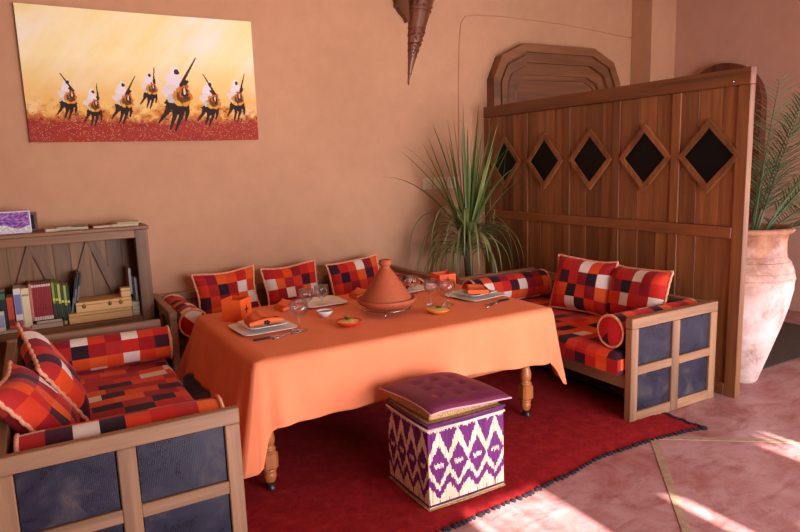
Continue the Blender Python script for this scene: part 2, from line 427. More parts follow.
# door_2: round headed wooden doorway on the right wall
def arc_pts(r, cy, cz, n=22):
    return [(cy+r*math.cos(a), cz+r*math.sin(a)) for a in [PI*i/n for i in range(n+1)]]
cy2, cz2, R2 = 4.5, 2.14, .475
pts = [(cy2+R2-.1, 0)]+arc_pts(R2-.1, cy2, cz2)+[(cy2-R2+.1, 0)]
d2 = struct('door_2', MB().prism(pts, XR-.03, XR-.002, lambda u, v, d: (d, u, v)), M['door_wood_z'])
def arch_ring(ro, ri, x0, x1):
    o = [(cy2+ro, 0)]+arc_pts(ro, cy2, cz2)+[(cy2-ro, 0)]; i = [(cy2+ri, 0)]+arc_pts(ri, cy2, cz2)+[(cy2-ri, 0)]
    n = len(o); vs = []
    for ring, x in ((o, x0), (i, x0), (o, x1), (i, x1)): vs += [(x, u, v) for u, v in ring]
    fs = []
    for k in range(n-1):
        a, c = k, k+1
        fs += [(a, c, n+c, n+a), (2*n+a, 3*n+a, 3*n+c, 2*n+c), (a, 2*n+a, 2*n+c, c), (n+a, n+c, 3*n+c, 3*n+a)]
    return MB().add(vs, fs)
struct('door_frame', arch_ring(R2, R2-.09, XR-.1, XR-.001), M['door_wood_z'], d2)
struct('moulding', arch_ring(R2-.095, R2-.15, XR-.06, XR-.001), M['door_wood_z'], d2)
for k in range(5):
    y = cy2-.30+k*.12
    struct('plank', MB().box(XR-.045, XR-.025, y+.003, y+.117, .02, 2.05+.22*math.cos((k-2)*.5), .004), M['door_wood_z'], d2)

# fringe of reeds hanging in the top of the garden doorway, unseen, added to shape the floor sun patches
fr = thing('sun_mask_fringe', 'unseen added sun-masking fringe of thin reeds in the top of garden doorway', 'sun mask', loc=(3.1, YF-.12, 3.0))
rng = random.Random(5); mb = MB(); x = .895
while x < 5.28:
    wd = rng.uniform(.012, .04); gap = -.003; L = rng.uniform(.90, 1.05)
    if 1.58 < x < 2.06: L = rng.uniform(.43, .60)*(1 if rng.random() < .8 else 1.4); gap = rng.choice([.015, .03, .05]); wd = rng.uniform(.008, .022)
    if 2.49 < x < 2.56: L = rng.uniform(.64, .69); wd = .03
    if 3.40 < x < 3.62: L = rng.uniform(.56, .68)
    sl_ = rng.uniform(-.04, .04) if gap > 0 else 0
    mb.add([(x, YF-.12, 3.0), (x+wd, YF-.12, 3.0), (x+wd+sl_*L, YF-.12, 3.0-L), (x+sl_*L, YF-.12, 3.0-L),
            (x, YF-.115, 3.0), (x+wd, YF-.115, 3.0), (x+wd+sl_*L, YF-.115, 3.0-L), (x+sl_*L, YF-.115, 3.0-L)],
           [(0, 1, 2, 3), (7, 6, 5, 4), (0, 3, 7, 4), (1, 5, 6, 2), (3, 2, 6, 7)]); x += wd+gap
part(mb, 'mask_reeds', M['straw'], fr, 'stuff')
part(MB().box(.9, 5.3, YF-.14, YF-.1, 2.96, 3.0, .004), 'head_bar', M['door_wood_z'], fr)
part(MB().box(.9, 5.3, YF-.11, YF-.105, 2.575, 2.96, .001), 'sun_mask_panel', M['straw'], fr)  # unseen solid band added to keep direct sun off the pouf

# ---------------------------------------------------------------- wall things
# switches, cable
sw = thing('switch_plates', 'row of ivory switch and socket plates on orange wall behind sword-leaf plant', 'light switch', loc=(3.58, YB, 1.445))
for x0, x1 in ((3.365, 3.475), (3.50, 3.645), (3.655, 3.80)):
    p = part(MB().box(x0, x1, YB-.014, YB, 1.388, 1.503, .004), 'plate', M['plate_white'], sw)
    q = MB().box(x0+.03, x1-.03, YB-.022, YB-.013, 1.415, 1.478, .003).build('rocker', M['plate_white']); q.parent = p
    q.data.transform(Matrix.Translation(-Vector(sw.location)))
pts = [(3.80, YB-.006, 1.50), (3.82, YB-.006, 1.9), (3.825, YB-.006, 2.4), (3.845, YB-.006, 2.85), (3.87, YB-.006, 3.02), (3.93, YB-.006, 3.085), (4.05, YB-.006, 3.105),
       (4.4, YB-.006, 3.12), (4.8, YB-.006, 3.115), (5.2, YB-.006, 3.105), (5.7, YB-.006, 3.075), (6.1, YB-.006, 3.045), (6.32, YB-.006, 3.03)]
solo(MB().tube(pts, .005, 5), 'wall_cable', M['cable'], 'thin painted cable running up and across the orange wall over the octagonal door', 'cable', (4.4, YB, 3.1))

# carved wooden horn ornament
hn = thing('carved_horn', 'dark carved wooden horn ornament hanging point down on the wall above the table', 'wall ornament', loc=(3.24, YB, 2.43))
mb = MB()
def horn(u, v):
    z = 2.425+.95*v; wd = .012+.325*v**1.02; lx = 3.233+.045*v; c = lx+wd/2; a = PI*u
    if v > .28 and v < .5: wd *= 1.04
    return (c-wd/2*math.cos(a), YB-.002-wd*.42*math.sin(a), z)
mb.grid(horn, 16, 40)
mb.add([horn(i/16, 1) for i in range(17)], [tuple(range(17))])
part(mb, 'horn_body', M['horn'], hn)
for k, zz in enumerate((2.50, 2.66, 2.72, 2.78, 2.86, 2.92, 3.08, 3.12)):
    v = (zz-2.425)/.95
    part(MB().tube([Vector(horn(i/12, v))+Vector((0, -.002, 0)) for i in range(13)], .006+.004*v, 5), 'carved_band', M['horn'], hn)
mb = MB()
for k in range(60):
    v = random.uniform(.28, .52) if k % 2 else random.uniform(.72, 1); u = random.uniform(.1, .9); q = Vector(horn(u, v))
    mb.lathe([(0, -.012), (.010, -.006), (.012, .004), (0, .012)], 6, (q.x, q.y-.002, q.z))
part(mb, 'carved_studs', M['horn'], hn, 'stuff')
mb = MB().prism([(3.09, 3.38), (3.225, 3.38), (3.235, 2.97), (3.215, 2.965), (3.20, 3.0), (3.17, 3.03), (3.145, 3.05), (3.12, 3.09), (3.10, 3.10), (3.105, 3.14), (3.09, 3.17)], YB-.07, YB-.002, lambda u, v, d: (u, d, v))
part(mb, 'scalloped_wing', M['horn'], hn)
part(MB().lathe([(0, -.03), (.006, -.02), (.009, -.005), (.004, .01), (.007, .03)], 8, (3.236, YB-.012, 2.425)), 'tip_bead', M['horn'], hn)

# ---- the painting, painted with numpy onto a fine grid
PW, PH = 1.70, .965
def make_painting():
    W, Hh = 420, 238
    yy, xx = np.mgrid[0:Hh, 0:W]; u = (xx+.5)/W; v = (yy+.5)/Hh                   # v from the top
    rs = np.random.RandomState(3)
    def fbm(sx, sy, seed, ang=0):
        r = np.random.RandomState(seed); out = np.zeros((Hh, W)); amp = 1; tot = 0
        for o in range(4):
            gx, gy = int(sx*2**o)+3, int(sy*2**o)+3; g_ = r.rand(gy, gx)
            uu = (u+ang*v)/(1+abs(ang)); uu = uu*(gx-2); vv = v*(gy-2); i = uu.astype(int).clip(0, gx-2); j = vv.astype(int).clip(0, gy-2); fu = uu-i; fv = vv-j
            out += amp*(g_[j, i]*(1-fu)*(1-fv)+g_[j, i+1]*fu*(1-fv)+g_[j+1, i]*(1-fu)*fv+g_[j+1, i+1]*fu*fv); tot += amp; amp *= .55
        return out/tot
    img = np.zeros((Hh, W, 3)); c = lambda *k: np.array(lin(k))
    s = fbm(26, 3, 11, .45)[..., None]; s2 = fbm(9, 2, 12, .45)[..., None]
    skyc = c(250, 224, 140)*(1-s)+c(255, 242, 200)*s; k = np.clip((s2-.5)*4, 0, 1); skyc = skyc*(1-k*.7)+c(255, 244, 232)*k*.7
    img[:] = skyc
    yel = c(236, 176, 66); k = np.clip((v-.35)/.32, 0, 1)[..., None]*(.45+.55*fbm(12, 6, 21)[..., None]); img = img*(1-k)+yel*k
    n = fbm(40, 24, 5); n2 = fbm(90, 60, 6)
    h = np.clip((v+(n-.5)*.34-.72)/.10, 0, 1)[..., None]; org = c(230, 156, 60)*(1-n2[..., None])+c(190, 84, 40)*n2[..., None]; org = np.where(n2[..., None] > .62, c(120, 70, 40), org); img = img*(1-h)+org*h
    h = np.clip((v+(n-.5)*.10-.80)/.06, 0, 1)[..., None]; rd = c(166, 44, 30)*(1-n[..., None])+c(146, 40, 44)*n[..., None]; img = img*(1-h*.92)+rd*h*.92
    sp = rs.rand(Hh, W); img[(sp > .975) & (v > .76)] = c(226, 170, 140); img[(sp < .02) & (v > .7)] = c(110, 30, 30); img[(sp > .96) & (sp < .97) & (v > .66)] = c(236, 180, 70)
    asp = PW/PH
    def ell(cx, cy, rx, ry, col, ang=0, al=1):
        dx = (u-cx)*asp; dy = v-cy; ca, sa = math.cos(ang), math.sin(ang); a = (dx*ca+dy*sa)/rx; b_ = (-dx*sa+dy*ca)/ry
        m_ = (a*a+b_*b_) < 1+(n2-.5)*1.5; img[m_] = img[m_]*(1-al)+np.array(lin(col))*al
    def seg(x0, y0, x1, y1, w0, w1, col):
        ax, ay, bx, by = x0*asp, y0, x1*asp, y1; L2 = (bx-ax)**2+(by-ay)**2
        t = np.clip(((u*asp-ax)*(bx-ax)+(v-ay)*(by-ay))/L2, 0, 1); d = np.hypot(u*asp-ax-t*(bx-ax), v-ay-t*(by-ay))
        img[d < (w0+(w1-w0)*t)] = np.array(lin(col))
    # (hoof x, hoof y, scale, lean, rifle dx) : seven white robed riders on dark horses with orange harness
    for (x, y, s_, ln, rf) in ((.165, .82, .85, .25, -1), (.262, .87, .80, .05, 0), (.388, .85, .92, .45, .9), (.505, .73, .80, .3, .15), (.625, .90, 1.45, .55, 1), (.775, .87, 1.05, .5, -.9), (.905, .83, .98, .02, .5)):
        T = s_*.36; dk = (52, 32, 26); L = lambda a: x+a*T/asp
        for a0, a1, b1 in ((-.13, -.26, .10), (-.05, -.10, .0), (.06, -.02, -.02), (.11, .15, .14)):
            a1 += -.10*ln; km = a0*.5+a1*.5+.03
            seg(L(a0), y-T*.36, L(km), y-T*(.20+b1*.5), .060*T, .036*T, dk); seg(L(km), y-T*(.20+b1*.5), L(a1), y-T*b1, .034*T, .016*T, dk)
        ell(L(-.06*ln), y-T*.38, .18*T, .12*T, dk, -.3*ln); ell(L(.02), y-T*.33, .10*T, .12*T, (44, 28, 24), .2)
        ell(L(-.06*ln-.02), y-T*.70, .115*T, .20*T, (238, 224, 222), .2*ln); ell(L(-.08), y-T*.58, .16*T, .10*T, (230, 214, 206)); ell(L(-.10), y-T*.47, .06*T, .07*T, (196, 196, 200))
        hxx = .09*ln
        ell(L(hxx+.02), y-T*.50, .15*T, .14*T, (206, 132, 44)); ell(L(hxx+.03), y-T*.50, .105*T, .105*T, (110, 62, 30)); ell(L(hxx-.06), y-T*.40, .06*T, .035*T, (230, 170, 60), .5); ell(L(hxx+.08), y-T*.39, .06*T, .03*T, (226, 150, 48), -.5)
        ell(L(hxx+.06), y-T*.57, .085*T, .095*T, (200, 104, 38)); ell(L(hxx+.06), y-T*.56, .055*T, .085*T, (54, 32, 26)); ell(L(hxx+.06), y-T*.58, .018*T, .055*T, (226, 204, 180)); ell(L(hxx+.07), y-T*.49, .04*T, .03*T, (80, 48, 36))
        ell(L(hxx+.02), y-T*.66, .03*T, .03*T, (196, 90, 34)); ell(L(hxx+.10), y-T*.66, .03*T, .03*T, (196, 90, 34))
        ell(L(-.01), y-T*.89, .062*T, .075*T, (240, 228, 226)); ell(L(.01), y-T*.88, .038*T, .045*T, (66, 40, 34))
        g0 = .12 if rf >= 0 else .06
        seg(L(g0-.06*rf), y-T*.68, L(g0+.20*rf), y-T*1.10, .026*T, .009*T, (60, 36, 28)); ell(L(g0), y-T*.72, .04*T, .07*T, (64, 38, 30), rf)
    img = img[::-1]
    return img
img = make_painting(); Hh, W = img.shape[:2]
pt = thing('painting', 'unframed canvas painting of seven white-robed horsemen charging with rifles on a yellow sky', 'painting', loc=(.015, YB, 1.895))
def canvas():
    me = bpy.data.meshes.new('canvas'); gx, gz = np.meshgrid(np.linspace(0, PW, W+1), np.linspace(0, PH, Hh+1))
    bow = -.0*gz
    vs = np.stack([gx-.002+.012*(gz/PH)*0, np.full_like(gx, -.034)+bow, gz-.004*np.sin(PI*gx/PW)], -1).reshape(-1, 3)
    i, j = np.meshgrid(np.arange(W), np.arange(Hh)); a = (j*(W+1)+i).ravel()
    fs = np.stack([a, a+1, a+W+2, a+W+1], -1)
    me.vertices.add(len(vs)); me.vertices.foreach_set('co', vs.ravel()); me.loops.add(fs.size); me.loops.foreach_set('vertex_index', fs.ravel())
    me.polygons.add(len(fs)); me.polygons.foreach_set('loop_start', np.arange(0, fs.size, 4)); me.update(calc_edges=True)
    at = me.color_attributes.new('Col', 'FLOAT_COLOR', 'CORNER'); cc = np.concatenate([img.reshape(-1, 3), np.ones((W*Hh, 1))], 1).repeat(4, 0)
    at.data.foreach_set('color', cc.ravel()); me.materials.append(M['paint'])
    o = bpy.data.objects.new('canvas', me); COL.objects.link(o); o.parent = pt
canvas()
part(MB().box(.015, 1.715, YB-.033, YB-.002, 1.893, 2.858, .003, col=lin((206, 150, 96))), 'stretcher', M['paint'], pt)

# ---------------------------------------------------------------- soft furnishings
PAL = [lin(c) for c in ((196, 30, 18), (160, 16, 20), (226, 74, 20), (214, 56, 24), (60, 18, 34), (60, 18, 34), (40, 18, 30), (178, 34, 30), (228, 92, 30), (232, 214, 196), (140, 18, 34))]
WHITE = lin((232, 214, 196))
def isdark(c): return c in (PAL[4], PAL[6])
def checks(nu, nv, seed, white=.1):
    r = random.Random(seed); t = {}
    base = [PAL[0], PAL[0], PAL[1], PAL[3], PAL[3], PAL[2], PAL[7], PAL[7], PAL[10], PAL[8], PAL[4], PAL[4], PAL[6]]
    for j in range(nv):
        for i in range(nu):
            while True:
                c = WHITE if r.random() < white else r.choice(base)
                if all(q not in t or (t[q] != c and not (isdark(c) and isdark(t[q])) and not (c == WHITE and t[q] == WHITE)) for q in ((i-1, j), (i, j-1), (i-1, j-1))): break
            t[i, j] = c
    return t
def rot(axis_u, axis_v, axis_n, loc):
    m = Matrix((axis_u, axis_v, axis_n)).transposed().to_4x4(); m.translation = loc; return m
def pillow(label, c, udir, lean, w_=.5, h_=.37, t_=.13, seed=1, roll=0, cells=(6, 4), group=None, name='pillow', white=.09):
    """udir: width direction (unit xy) ; face normal = up x ... ; lean: radians the top tips away"""
    U = Vector((udir[0], udir[1], 0)).normalized(); N0 = Vector((U.y, -U.x, 0))       # faces to the right of U ... towards viewer
    V = (Vector((0, 0, 1))*math.cos(lean)-N0*math.sin(lean)).normalized(); N = U.cross(V)
    if roll:
        U2 = U*math.cos(roll)+V*math.sin(roll); V2 = -U*math.sin(roll)+V*math.cos(roll); U, V = U2, V2
    m = rot(U, V, N, Vector(c)); nu, nv = cells[0]*5, cells[1]*5; ck = [checks(*cells, seed, white), checks(*cells, seed+50, white)]
    r = random.Random(seed); ph = r.uniform(0, 6)
    def outline(a, b):
        x = a*w_/2*(1-.08*(1-b*b)-.02*math.sin(3*b+ph)*(1-b*b)); y = b*h_/2*(1-.10*(1-a*a)-.03*math.sin(2.5*a+ph)*(1-a*a)); return x, y
    mb = MB()
    for side in (0, 1):
        sg = 1 if side == 0 else -1
        def fn(u, v):
            a = 2*u-1; b_ = 2*v-1; x, y = outline(a, b_)
            k = max(0, (1-a**4))**.6*max(0, (1-b_**4))**.6
            z = sg*t_/2*k*(1+.08*math.sin(5*a+ph)*math.cos(4*b_+ph))
            return (x, y, z)
        mb.grid(fn, nu, nv, lambda u, v: ck[side][min(int(u*cells[0]), cells[0]-1), min(int(v*cells[1]), cells[1]-1)], True, m, flip=(side == 1))
    root = thing(name, label, 'pillow', group, loc=tuple(c))
    part(mb, 'cover', M['patch'], root)
    pts = []
    for k in range(120):
        q = k/120*4; s_ = int(q); f = (q-s_)*2-1
        a, b_ = ((f, -1), (1, f), (-f, 1), (-1, -f))[s_]; x, y = outline(a, b_); pts.append(m @ Vector((x*1.01, y*1.01, .003*math.sin(k*1.9))))
    part(MB().tube(pts, .0095, 6, closed=True), 'piping', M['piping'], root)
    return root
def bolster(label, p0, p1, r=.105, seed=1, group=None, endcol=None):
    p0, p1 = Vector(p0), Vector(p1); ax = (p1-p0); L = ax.length; ax.normalize(); up = Vector((0, 0, 1)); sd = ax.cross(up).normalized()
    nc, nl = 8, max(4, int(L/.085)); ck = checks(nl, nc, seed, .12); mb = MB()
    def fn(u, v):
        a = 2*PI*v; e = 1-.06*abs(2*u-1)**6; sag = 1-.03*math.cos(a)
        return tuple(p0+ax*L*u+(up*math.cos(a)+sd*math.sin(a))*r*e*(1+.012*math.sin(9*u+seed)))
    mb.grid(fn, nl*3, nc*4, lambda u, v: ck[min(int(u*nl), nl-1), min(int(v*nc), nc-1)], True)
    root = thing('bolster', label, 'bolster', group, loc=tuple((p0+p1)/2)); part(mb, 'cover', M['patch'], root)
    for p, d, e in ((p0, -ax, 0), (p1, ax, 1)):
        mb = MB(); n = 32; c2 = checks(3, 3, seed+9+e, .0); rr = r*.94
        for q in range(6):
            r0, r1 = rr*q/6, rr*(q+1)/6; b0, b1 = .025*(1-(q/6)**2), .025*(1-((q+1)/6)**2)
            for k in range(n):
                a0, a1 = 2*PI*k/n, 2*PI*(k+1)/n
                P = lambda a, rad, h: p+d*h+(up*math.cos(a)+sd*math.sin(a))*rad
                cx_, cy_ = math.cos(a0)*r1/rr, math.sin(a0)*r1/rr
                col = endcol[int(k*len(endcol)/n)] if endcol else c2[min(2, int((cx_+1)*1.5)), min(2, int((cy_+1)*1.5))]
                vs = [P(a0, r0, b0), P(a1, r0, b0), P(a1, r1, b1), P(a0, r1, b1)]
                mb.add(vs, [(0, 1, 2, 3)], col, True)
        part(mb, 'end_cap', M['patch'], root)
        ring = [p+(up*math.cos(2*PI*k/32)+sd*math.sin(2*PI*k/32))*r*.97 for k in range(32)]
        part(MB().tube(ring, .009, 6, closed=True), 'piping', M['piping'], root)
    return root

def mattress_mb(x0, x1, y0, y1, z0, z1, seed, along='x'):
    """long patches with joints staggered from row to row; softly rounded box"""
    r = random.Random(seed); rows = {}
    L = (x1-x0) if along == 'x' else (y1-y0); Wd = (y1-y0) if along == 'x' else (x1-x0)
    nr = int(round(Wd/.09))+6
    for j in range(nr):
        cuts = [0]; 
        while cuts[-1] < L+.4: cuts.append(cuts[-1]+r.choice([.12, .15, .15, .18]))
        cols = []
        prev = rows.get(j-1)
        for k in range(len(cuts)):
            a0 = cuts[k]; a1 = cuts[k+1] if k+1 < len(cuts) else a0+.15; near = [cols[-1]] if cols else []
            if prev: near += [pc_ for q_, pc_ in enumerate(prev[1]) if prev[0][q_] < a1-.001 and (prev[0][q_+1] if q_+1 < len(prev[0]) else 9) > a0+.001]
            for _ in range(60):
                c = WHITE if r.random() < .02 else r.choice([PAL[0], PAL[1], PAL[2], PAL[3], PAL[7], PAL[8], PAL[4], PAL[6], PAL[3], PAL[2]])
                if c not in near and not (isdark(c) and any(isdark(q_) for q_ in near)): break
            cols.append(c)
        rows[j] = (cuts, cols)
    def colr(a, b_):
        j = int(math.floor(b_/.0901))+2; j = max(0, min(nr-1, j)); cuts, cols = rows[j]
        for k in range(len(cuts)-1):
            if cuts[k] <= a+.151 < cuts[k+1]: return cols[k]
        return cols[-1]
    mb = MB(); rad = .035; step = .03
    h = z1-z0
    # cross-profile: up the side, over, down. param surface as a wrapped sheet: four sides + top
    nx, ny = int(round((x1-x0)/step)), int(round((y1-y0)/step))
    def soft(x, y):
        e = min(min(x-x0, x1-x), min(y-y0, y1-y)); k = max(0, 1-e/rad); return z1-rad*(1-math.sqrt(max(0, 1-k*k)))+.006*math.sin(x*9+seed)*math.sin(y*7)
    def top(u, v):
        x = x0+(x1-x0)*u; y = y0+(y1-y0)*v; return (x, y, soft(x, y))
    def tc(u, v):
        x = int(u*nx)*step+.015; y = int(v*ny)*step+.015; return colr(x, y) if along == 'x' else colr(y, x)
    mb.grid(top, nx, ny, tc)
    for (ax, c0, flip) in (('x', y0, False), ('x', y1, True), ('y', x0, True), ('y', x1, False)):
        nn = nx if ax == 'x' else ny
        def side(u, v):
            if ax == 'x': x = x0+(x1-x0)*u; y = c0
            else: x = c0; y = y0+(y1-y0)*u
            zt = soft(x, y); return (x, y, z0+(zt-z0)*v)
        def sc(u, v):
            d = h*(1-v)
            if ax == 'x': x = (x1-x0)*u; y = (-d if c0 == y0 else (y1-y0)+d)
            else: x = (-d if c0 == x0 else (x1-x0)+d); y = (y1-y0)*u
            return colr(x, y) if along == 'x' else colr(y, x)
        mb.grid(side, nn, 4, sc, False, flip=flip)
    mb.add([(x0, y0, z0), (x1, y0, z0), (x1, y1, z0), (x0, y1, z0)], [(3, 2, 1, 0)], PAL[1])
    return mb

# ---------------------------------------------------------------- sofas: frame local space, front towards +X local; W across depth (.84), L long
def sofa(label, T, L, seed, D=.83, t=.055, over=.05, group='patchwork bench sofas around the table'):
    """local: x from 0 (back) to D (front), y from 0 to L along the seat, z up. T maps to world"""
    root = thing('bench_sofa', label, 'sofa', group, loc=tuple(T @ Vector((D/2, L/2, 0))))
    swap = abs((T.to_3x3() @ Vector((1, 0, 0))).y) > .5
    wx, wy = (M['sofa_wood_y'], M['sofa_wood_x']) if swap else (M['sofa_wood_x'], M['sofa_wood_y'])
    def P(mb, name, mat):
        mb.v = [tuple(T @ Vector(p)) for p in mb.v]
        if T.determinant() < 0: mb.f = [f[::-1] for f in mb.f]
        return part(mb, name, mat, root)
    H_ = .675
    for y0, y1, out in ((0, t, -1), (L-t, L, 1)):
        st = (0, .066, .5*(D-.07)-.0, .5*(D-.07)+.07, D-.062, D)
        for a, b_, nm in ((st[0], st[1], 'stile'), (st[2], st[3], 'stile'), (st[4], st[5], 'stile')):
            P(MB().box(a, b_, y0+.002, y1-.002, 0 if a != st[2] else .002, H_-.068, .004), 'leg_post' if a != st[2] else 'stile', M['sofa_wood_z'])
        for a, b_ in ((st[1], st[2]), (st[3], st[4])):
            P(MB().box(a-.001, b_+.001, y0+.004, y1-.004, .308, .363, .004), 'rail', wx)
            P(MB().box(a-.001, b_+.001, y0+.004, y1-.004, .002, .068, .004), 'rail', wx)
            for z0, z1 in ((.07, .306), (.365, .605)):
                P(MB().box(a+.001, b_-.001, y0+.016, y1-.016, z0, z1, .006), 'panel', M['panel'])
        P(MB().box(-.001, D+.001, y0+.001, y1-.001, H_-.067, H_, .004), 'arm_rail', wx)
    P(MB().box(D-.04, D-.008, t, L-t, .215, .31, .004), 'front_rail', wy)
    P(MB().box(.01, .045, t, L-t, .215, .31, .004), 'rear_rail', wy)
    P(MB().box(.0, .05, t, L-t, .60, .665, .005), 'back_rail', wy)
    n = 6; seg_ = (L-2*t)/n
    for k in range(n):
        P(MB().box(.012, .036, t+k*seg_+.003, t+(k+1)*seg_-.003, .31, .60, .003), 'back_board', M['sofa_wood_z'])
    n = 9; seg_ = (L-2*t)/n
    for k in range(n):
        P(MB().box(.04, D-.03, t+k*seg_+.01, t+(k+1)*seg_-.02, .29, .312, .003), 'seat_slat', wx)
    mb = mattress_mb(.055, D+over, t+.01, L-t-.01, .313, .445, seed, 'x')
    P(mb, 'mattress', M['patch'])
    return root
# right sofa: back towards the screen (+X). local x -> -X world
Tr = Matrix(((-1, 0, 0, 3.885), (0, 1, 0, 2.57), (0, 0, 1, 0), (0, 0, 0, 1)))
sofa('wooden bench sofa with navy panelled arms standing against the tall diamond screen', Tr, 1.86, 21)
Tl = Matrix(((1, 0, 0, -.242), (0, 1, 0, 2.53), (0, 0, 1, 0), (0, 0, 0, 1)))
sofa('wooden bench sofa in the near corner, navy panelled arm, in front of the bookcase', Tl, 1.93, 34, .88, .042, .0)
# back sofa along the wall: local x -> -Y world, local y -> X world
Tb = Matrix(((0, 1, 0, .725), (-1, 0, 0, 5.43), (0, 0, 1, 0), (0, 0, 0, 1)))
sofa('wooden bench sofa along the orange wall behind the dining table', Tb, 2.25, 55)

gB = 'patchwork pillows on the wall sofa'
pillow('square patchwork pillow nearest the bookcase on the wall sofa, behind the orange box', (1.285, 5.17, .640), (1, .03), .22, .51, .40, .13, 3, .04, (6, 4), gB)
pillow('middle patchwork pillow on the wall sofa, behind the wine glasses', (1.845, 5.17, .632), (1, .0), .24, .49, .39, .13, 11, .05, (6, 4), gB)
pillow('patchwork pillow on the wall sofa just behind the clay tagine', (2.46, 5.17, .615), (1, -.03), .24, .51, .39, .13, 6, .09, (6, 4), gB)
gR = 'patchwork pillows on the screen-side sofa'
pillow('larger patchwork pillow leaning on the screen-side sofa near its far bolster', (3.66, 3.575, .66), (.16, -1), .26, .54, .43, .17, 15, -.02, (6, 4), gR)
pillow('patchwork pillow on the screen-side sofa nearest the navy panelled arm', (3.71, 3.09, .655), (-.05, -1), .25, .53, .40, .17, 19, .02, (6, 4), gR)
gL = 'patchwork pillows on the near corner sofa'
pillow('patchwork pillow on the corner sofa, farther one, pointed corner up under the bookshelf', (-.015, 3.56, .665), (-.02, 1), .50, .52, .42, .15, 27, .28, (6, 4), gL)
pillow('patchwork pillow on the corner sofa, front one with large white patch', (-.085, 3.10, .63), (.10, 1), .62, .50, .44, .16, 31, -.02, (6, 4), gL)
gb = 'patchwork bolsters lying beside the sofa arms'
DARK = lin((58, 20, 34)); RED = lin((186, 22, 30))
bolster('round bolster at the bookcase end of the corner sofa', (-.10, 4.28, .555), (.655, 4.26, .555), .105, 5, gb)
bolster('round bolster tucked behind the near navy arm of the corner sofa', (-.16, 2.73, .565), (.60, 2.71, .565), .11, 8, gb)
bolster('round bolster against the near arm of the screen-side sofa, red end showing', (3.07, 2.755, .56), (3.84, 2.745, .56), .105, 12, gb, [RED, RED, RED, RED, DARK, RED, RED, RED])
bolster('round bolster at the far arm of the screen-side sofa beside the sword-leaf plant', (3.05, 4.24, .565), (3.84, 4.23, .565), .118, 17, gb)
bolster('bolster at the bookcase end of the wall sofa with white patch on its end', (.90, 4.66, .56), (.88, 5.34, .56), .105, 23, gb, [WHITE, DARK, RED, RED, RED, RED, RED, WHITE])
bolster('bolster at the plant end of the wall sofa behind the tagine', (2.81, 4.70, .56), (2.81, 5.34, .56), .10, 29, gb)

# ---------------------------------------------------------------- dining table and its cloth
TX0, TX1, TY0, TY1, TZ = .84, 2.78, 2.965, 4.215, .705
tb = thing('dining_table', 'low wooden dining table with turned legs on casters on the red rug', 'table', loc=((TX0+TX1)/2, (TY0+TY1)/2, 0))
for k in range(6):
    ww = (TY1-TY0-.03)/6
    part(MB().box(TX0+.015, TX1-.015, TY0+.015+k*ww+.001, TY0+.015+(k+1)*ww-.001, .672, .702, .003), 'top_board', M['leg_wood'], tb)
lx0, lx1, ly0, ly1 = .895, 2.60, 3.02, 4.14
for (x0, x1, y0, y1) in ((lx0, lx1, ly0+.0, ly0+.028), (lx0, lx1, ly1-.028, ly1), (lx0, lx0+.028, ly0, ly1), (lx1-.028, lx1, ly0, ly1)):
    part(MB().box(x0, x1, y0, y1, .352, .67, .004), 'apron', M['leg_wood'], tb)
for lx in (lx0, lx1):
    for ly in (ly0, ly1):
        mb = MB().box(lx-.043, lx+.043, ly-.043, ly+.043, .395, .67, .005)
        mb.lathe([(.03, .395), (.042, .385), (.044, .372), (.036, .362), (.026, .35), (.028, .338), (.036, .31), (.038, .285), (.033, .262), (.027, .25), (.036, .245), (.040, .237), (.034, .228)], 20, (lx, ly, 0))
        mb.box(lx-.041, lx+.041, ly-.041, ly+.041, .128, .23, .014)
        mb.lathe([(.034, .13), (.038, .122), (.030, .112), (.034, .105), (.034, .085), (.028, .066), (.024, .058), (0, .058)], 20, (lx, ly, 0))
        L_ = part(mb, 'leg', M['leg_wood'], tb)
        q = MB(); q.lathe([(.020, .075), (.022, .06), (.016, .055)], 14, (lx, ly, 0)); q.box(lx-.016, lx-.012, ly-.02, ly+.012, .022, .06, .001); q.box(lx+.012, lx+.016, ly-.02, ly+.012, .022, .06, .001)
        mt = Matrix.Translation((lx, ly-.01, .026)) @ Matrix.Rotation(PI/2, 4, 'Y')
        q.lathe([(0, -.011), (.022, -.011), (.025, -.007), (.025, .007), (.022, .011), (0, .011)], 18, mat=mt)
        c = q.build('caster', M['caster']); c.parent = L_; c.data.transform(Matrix.Translation(-Vector(tb.location)))

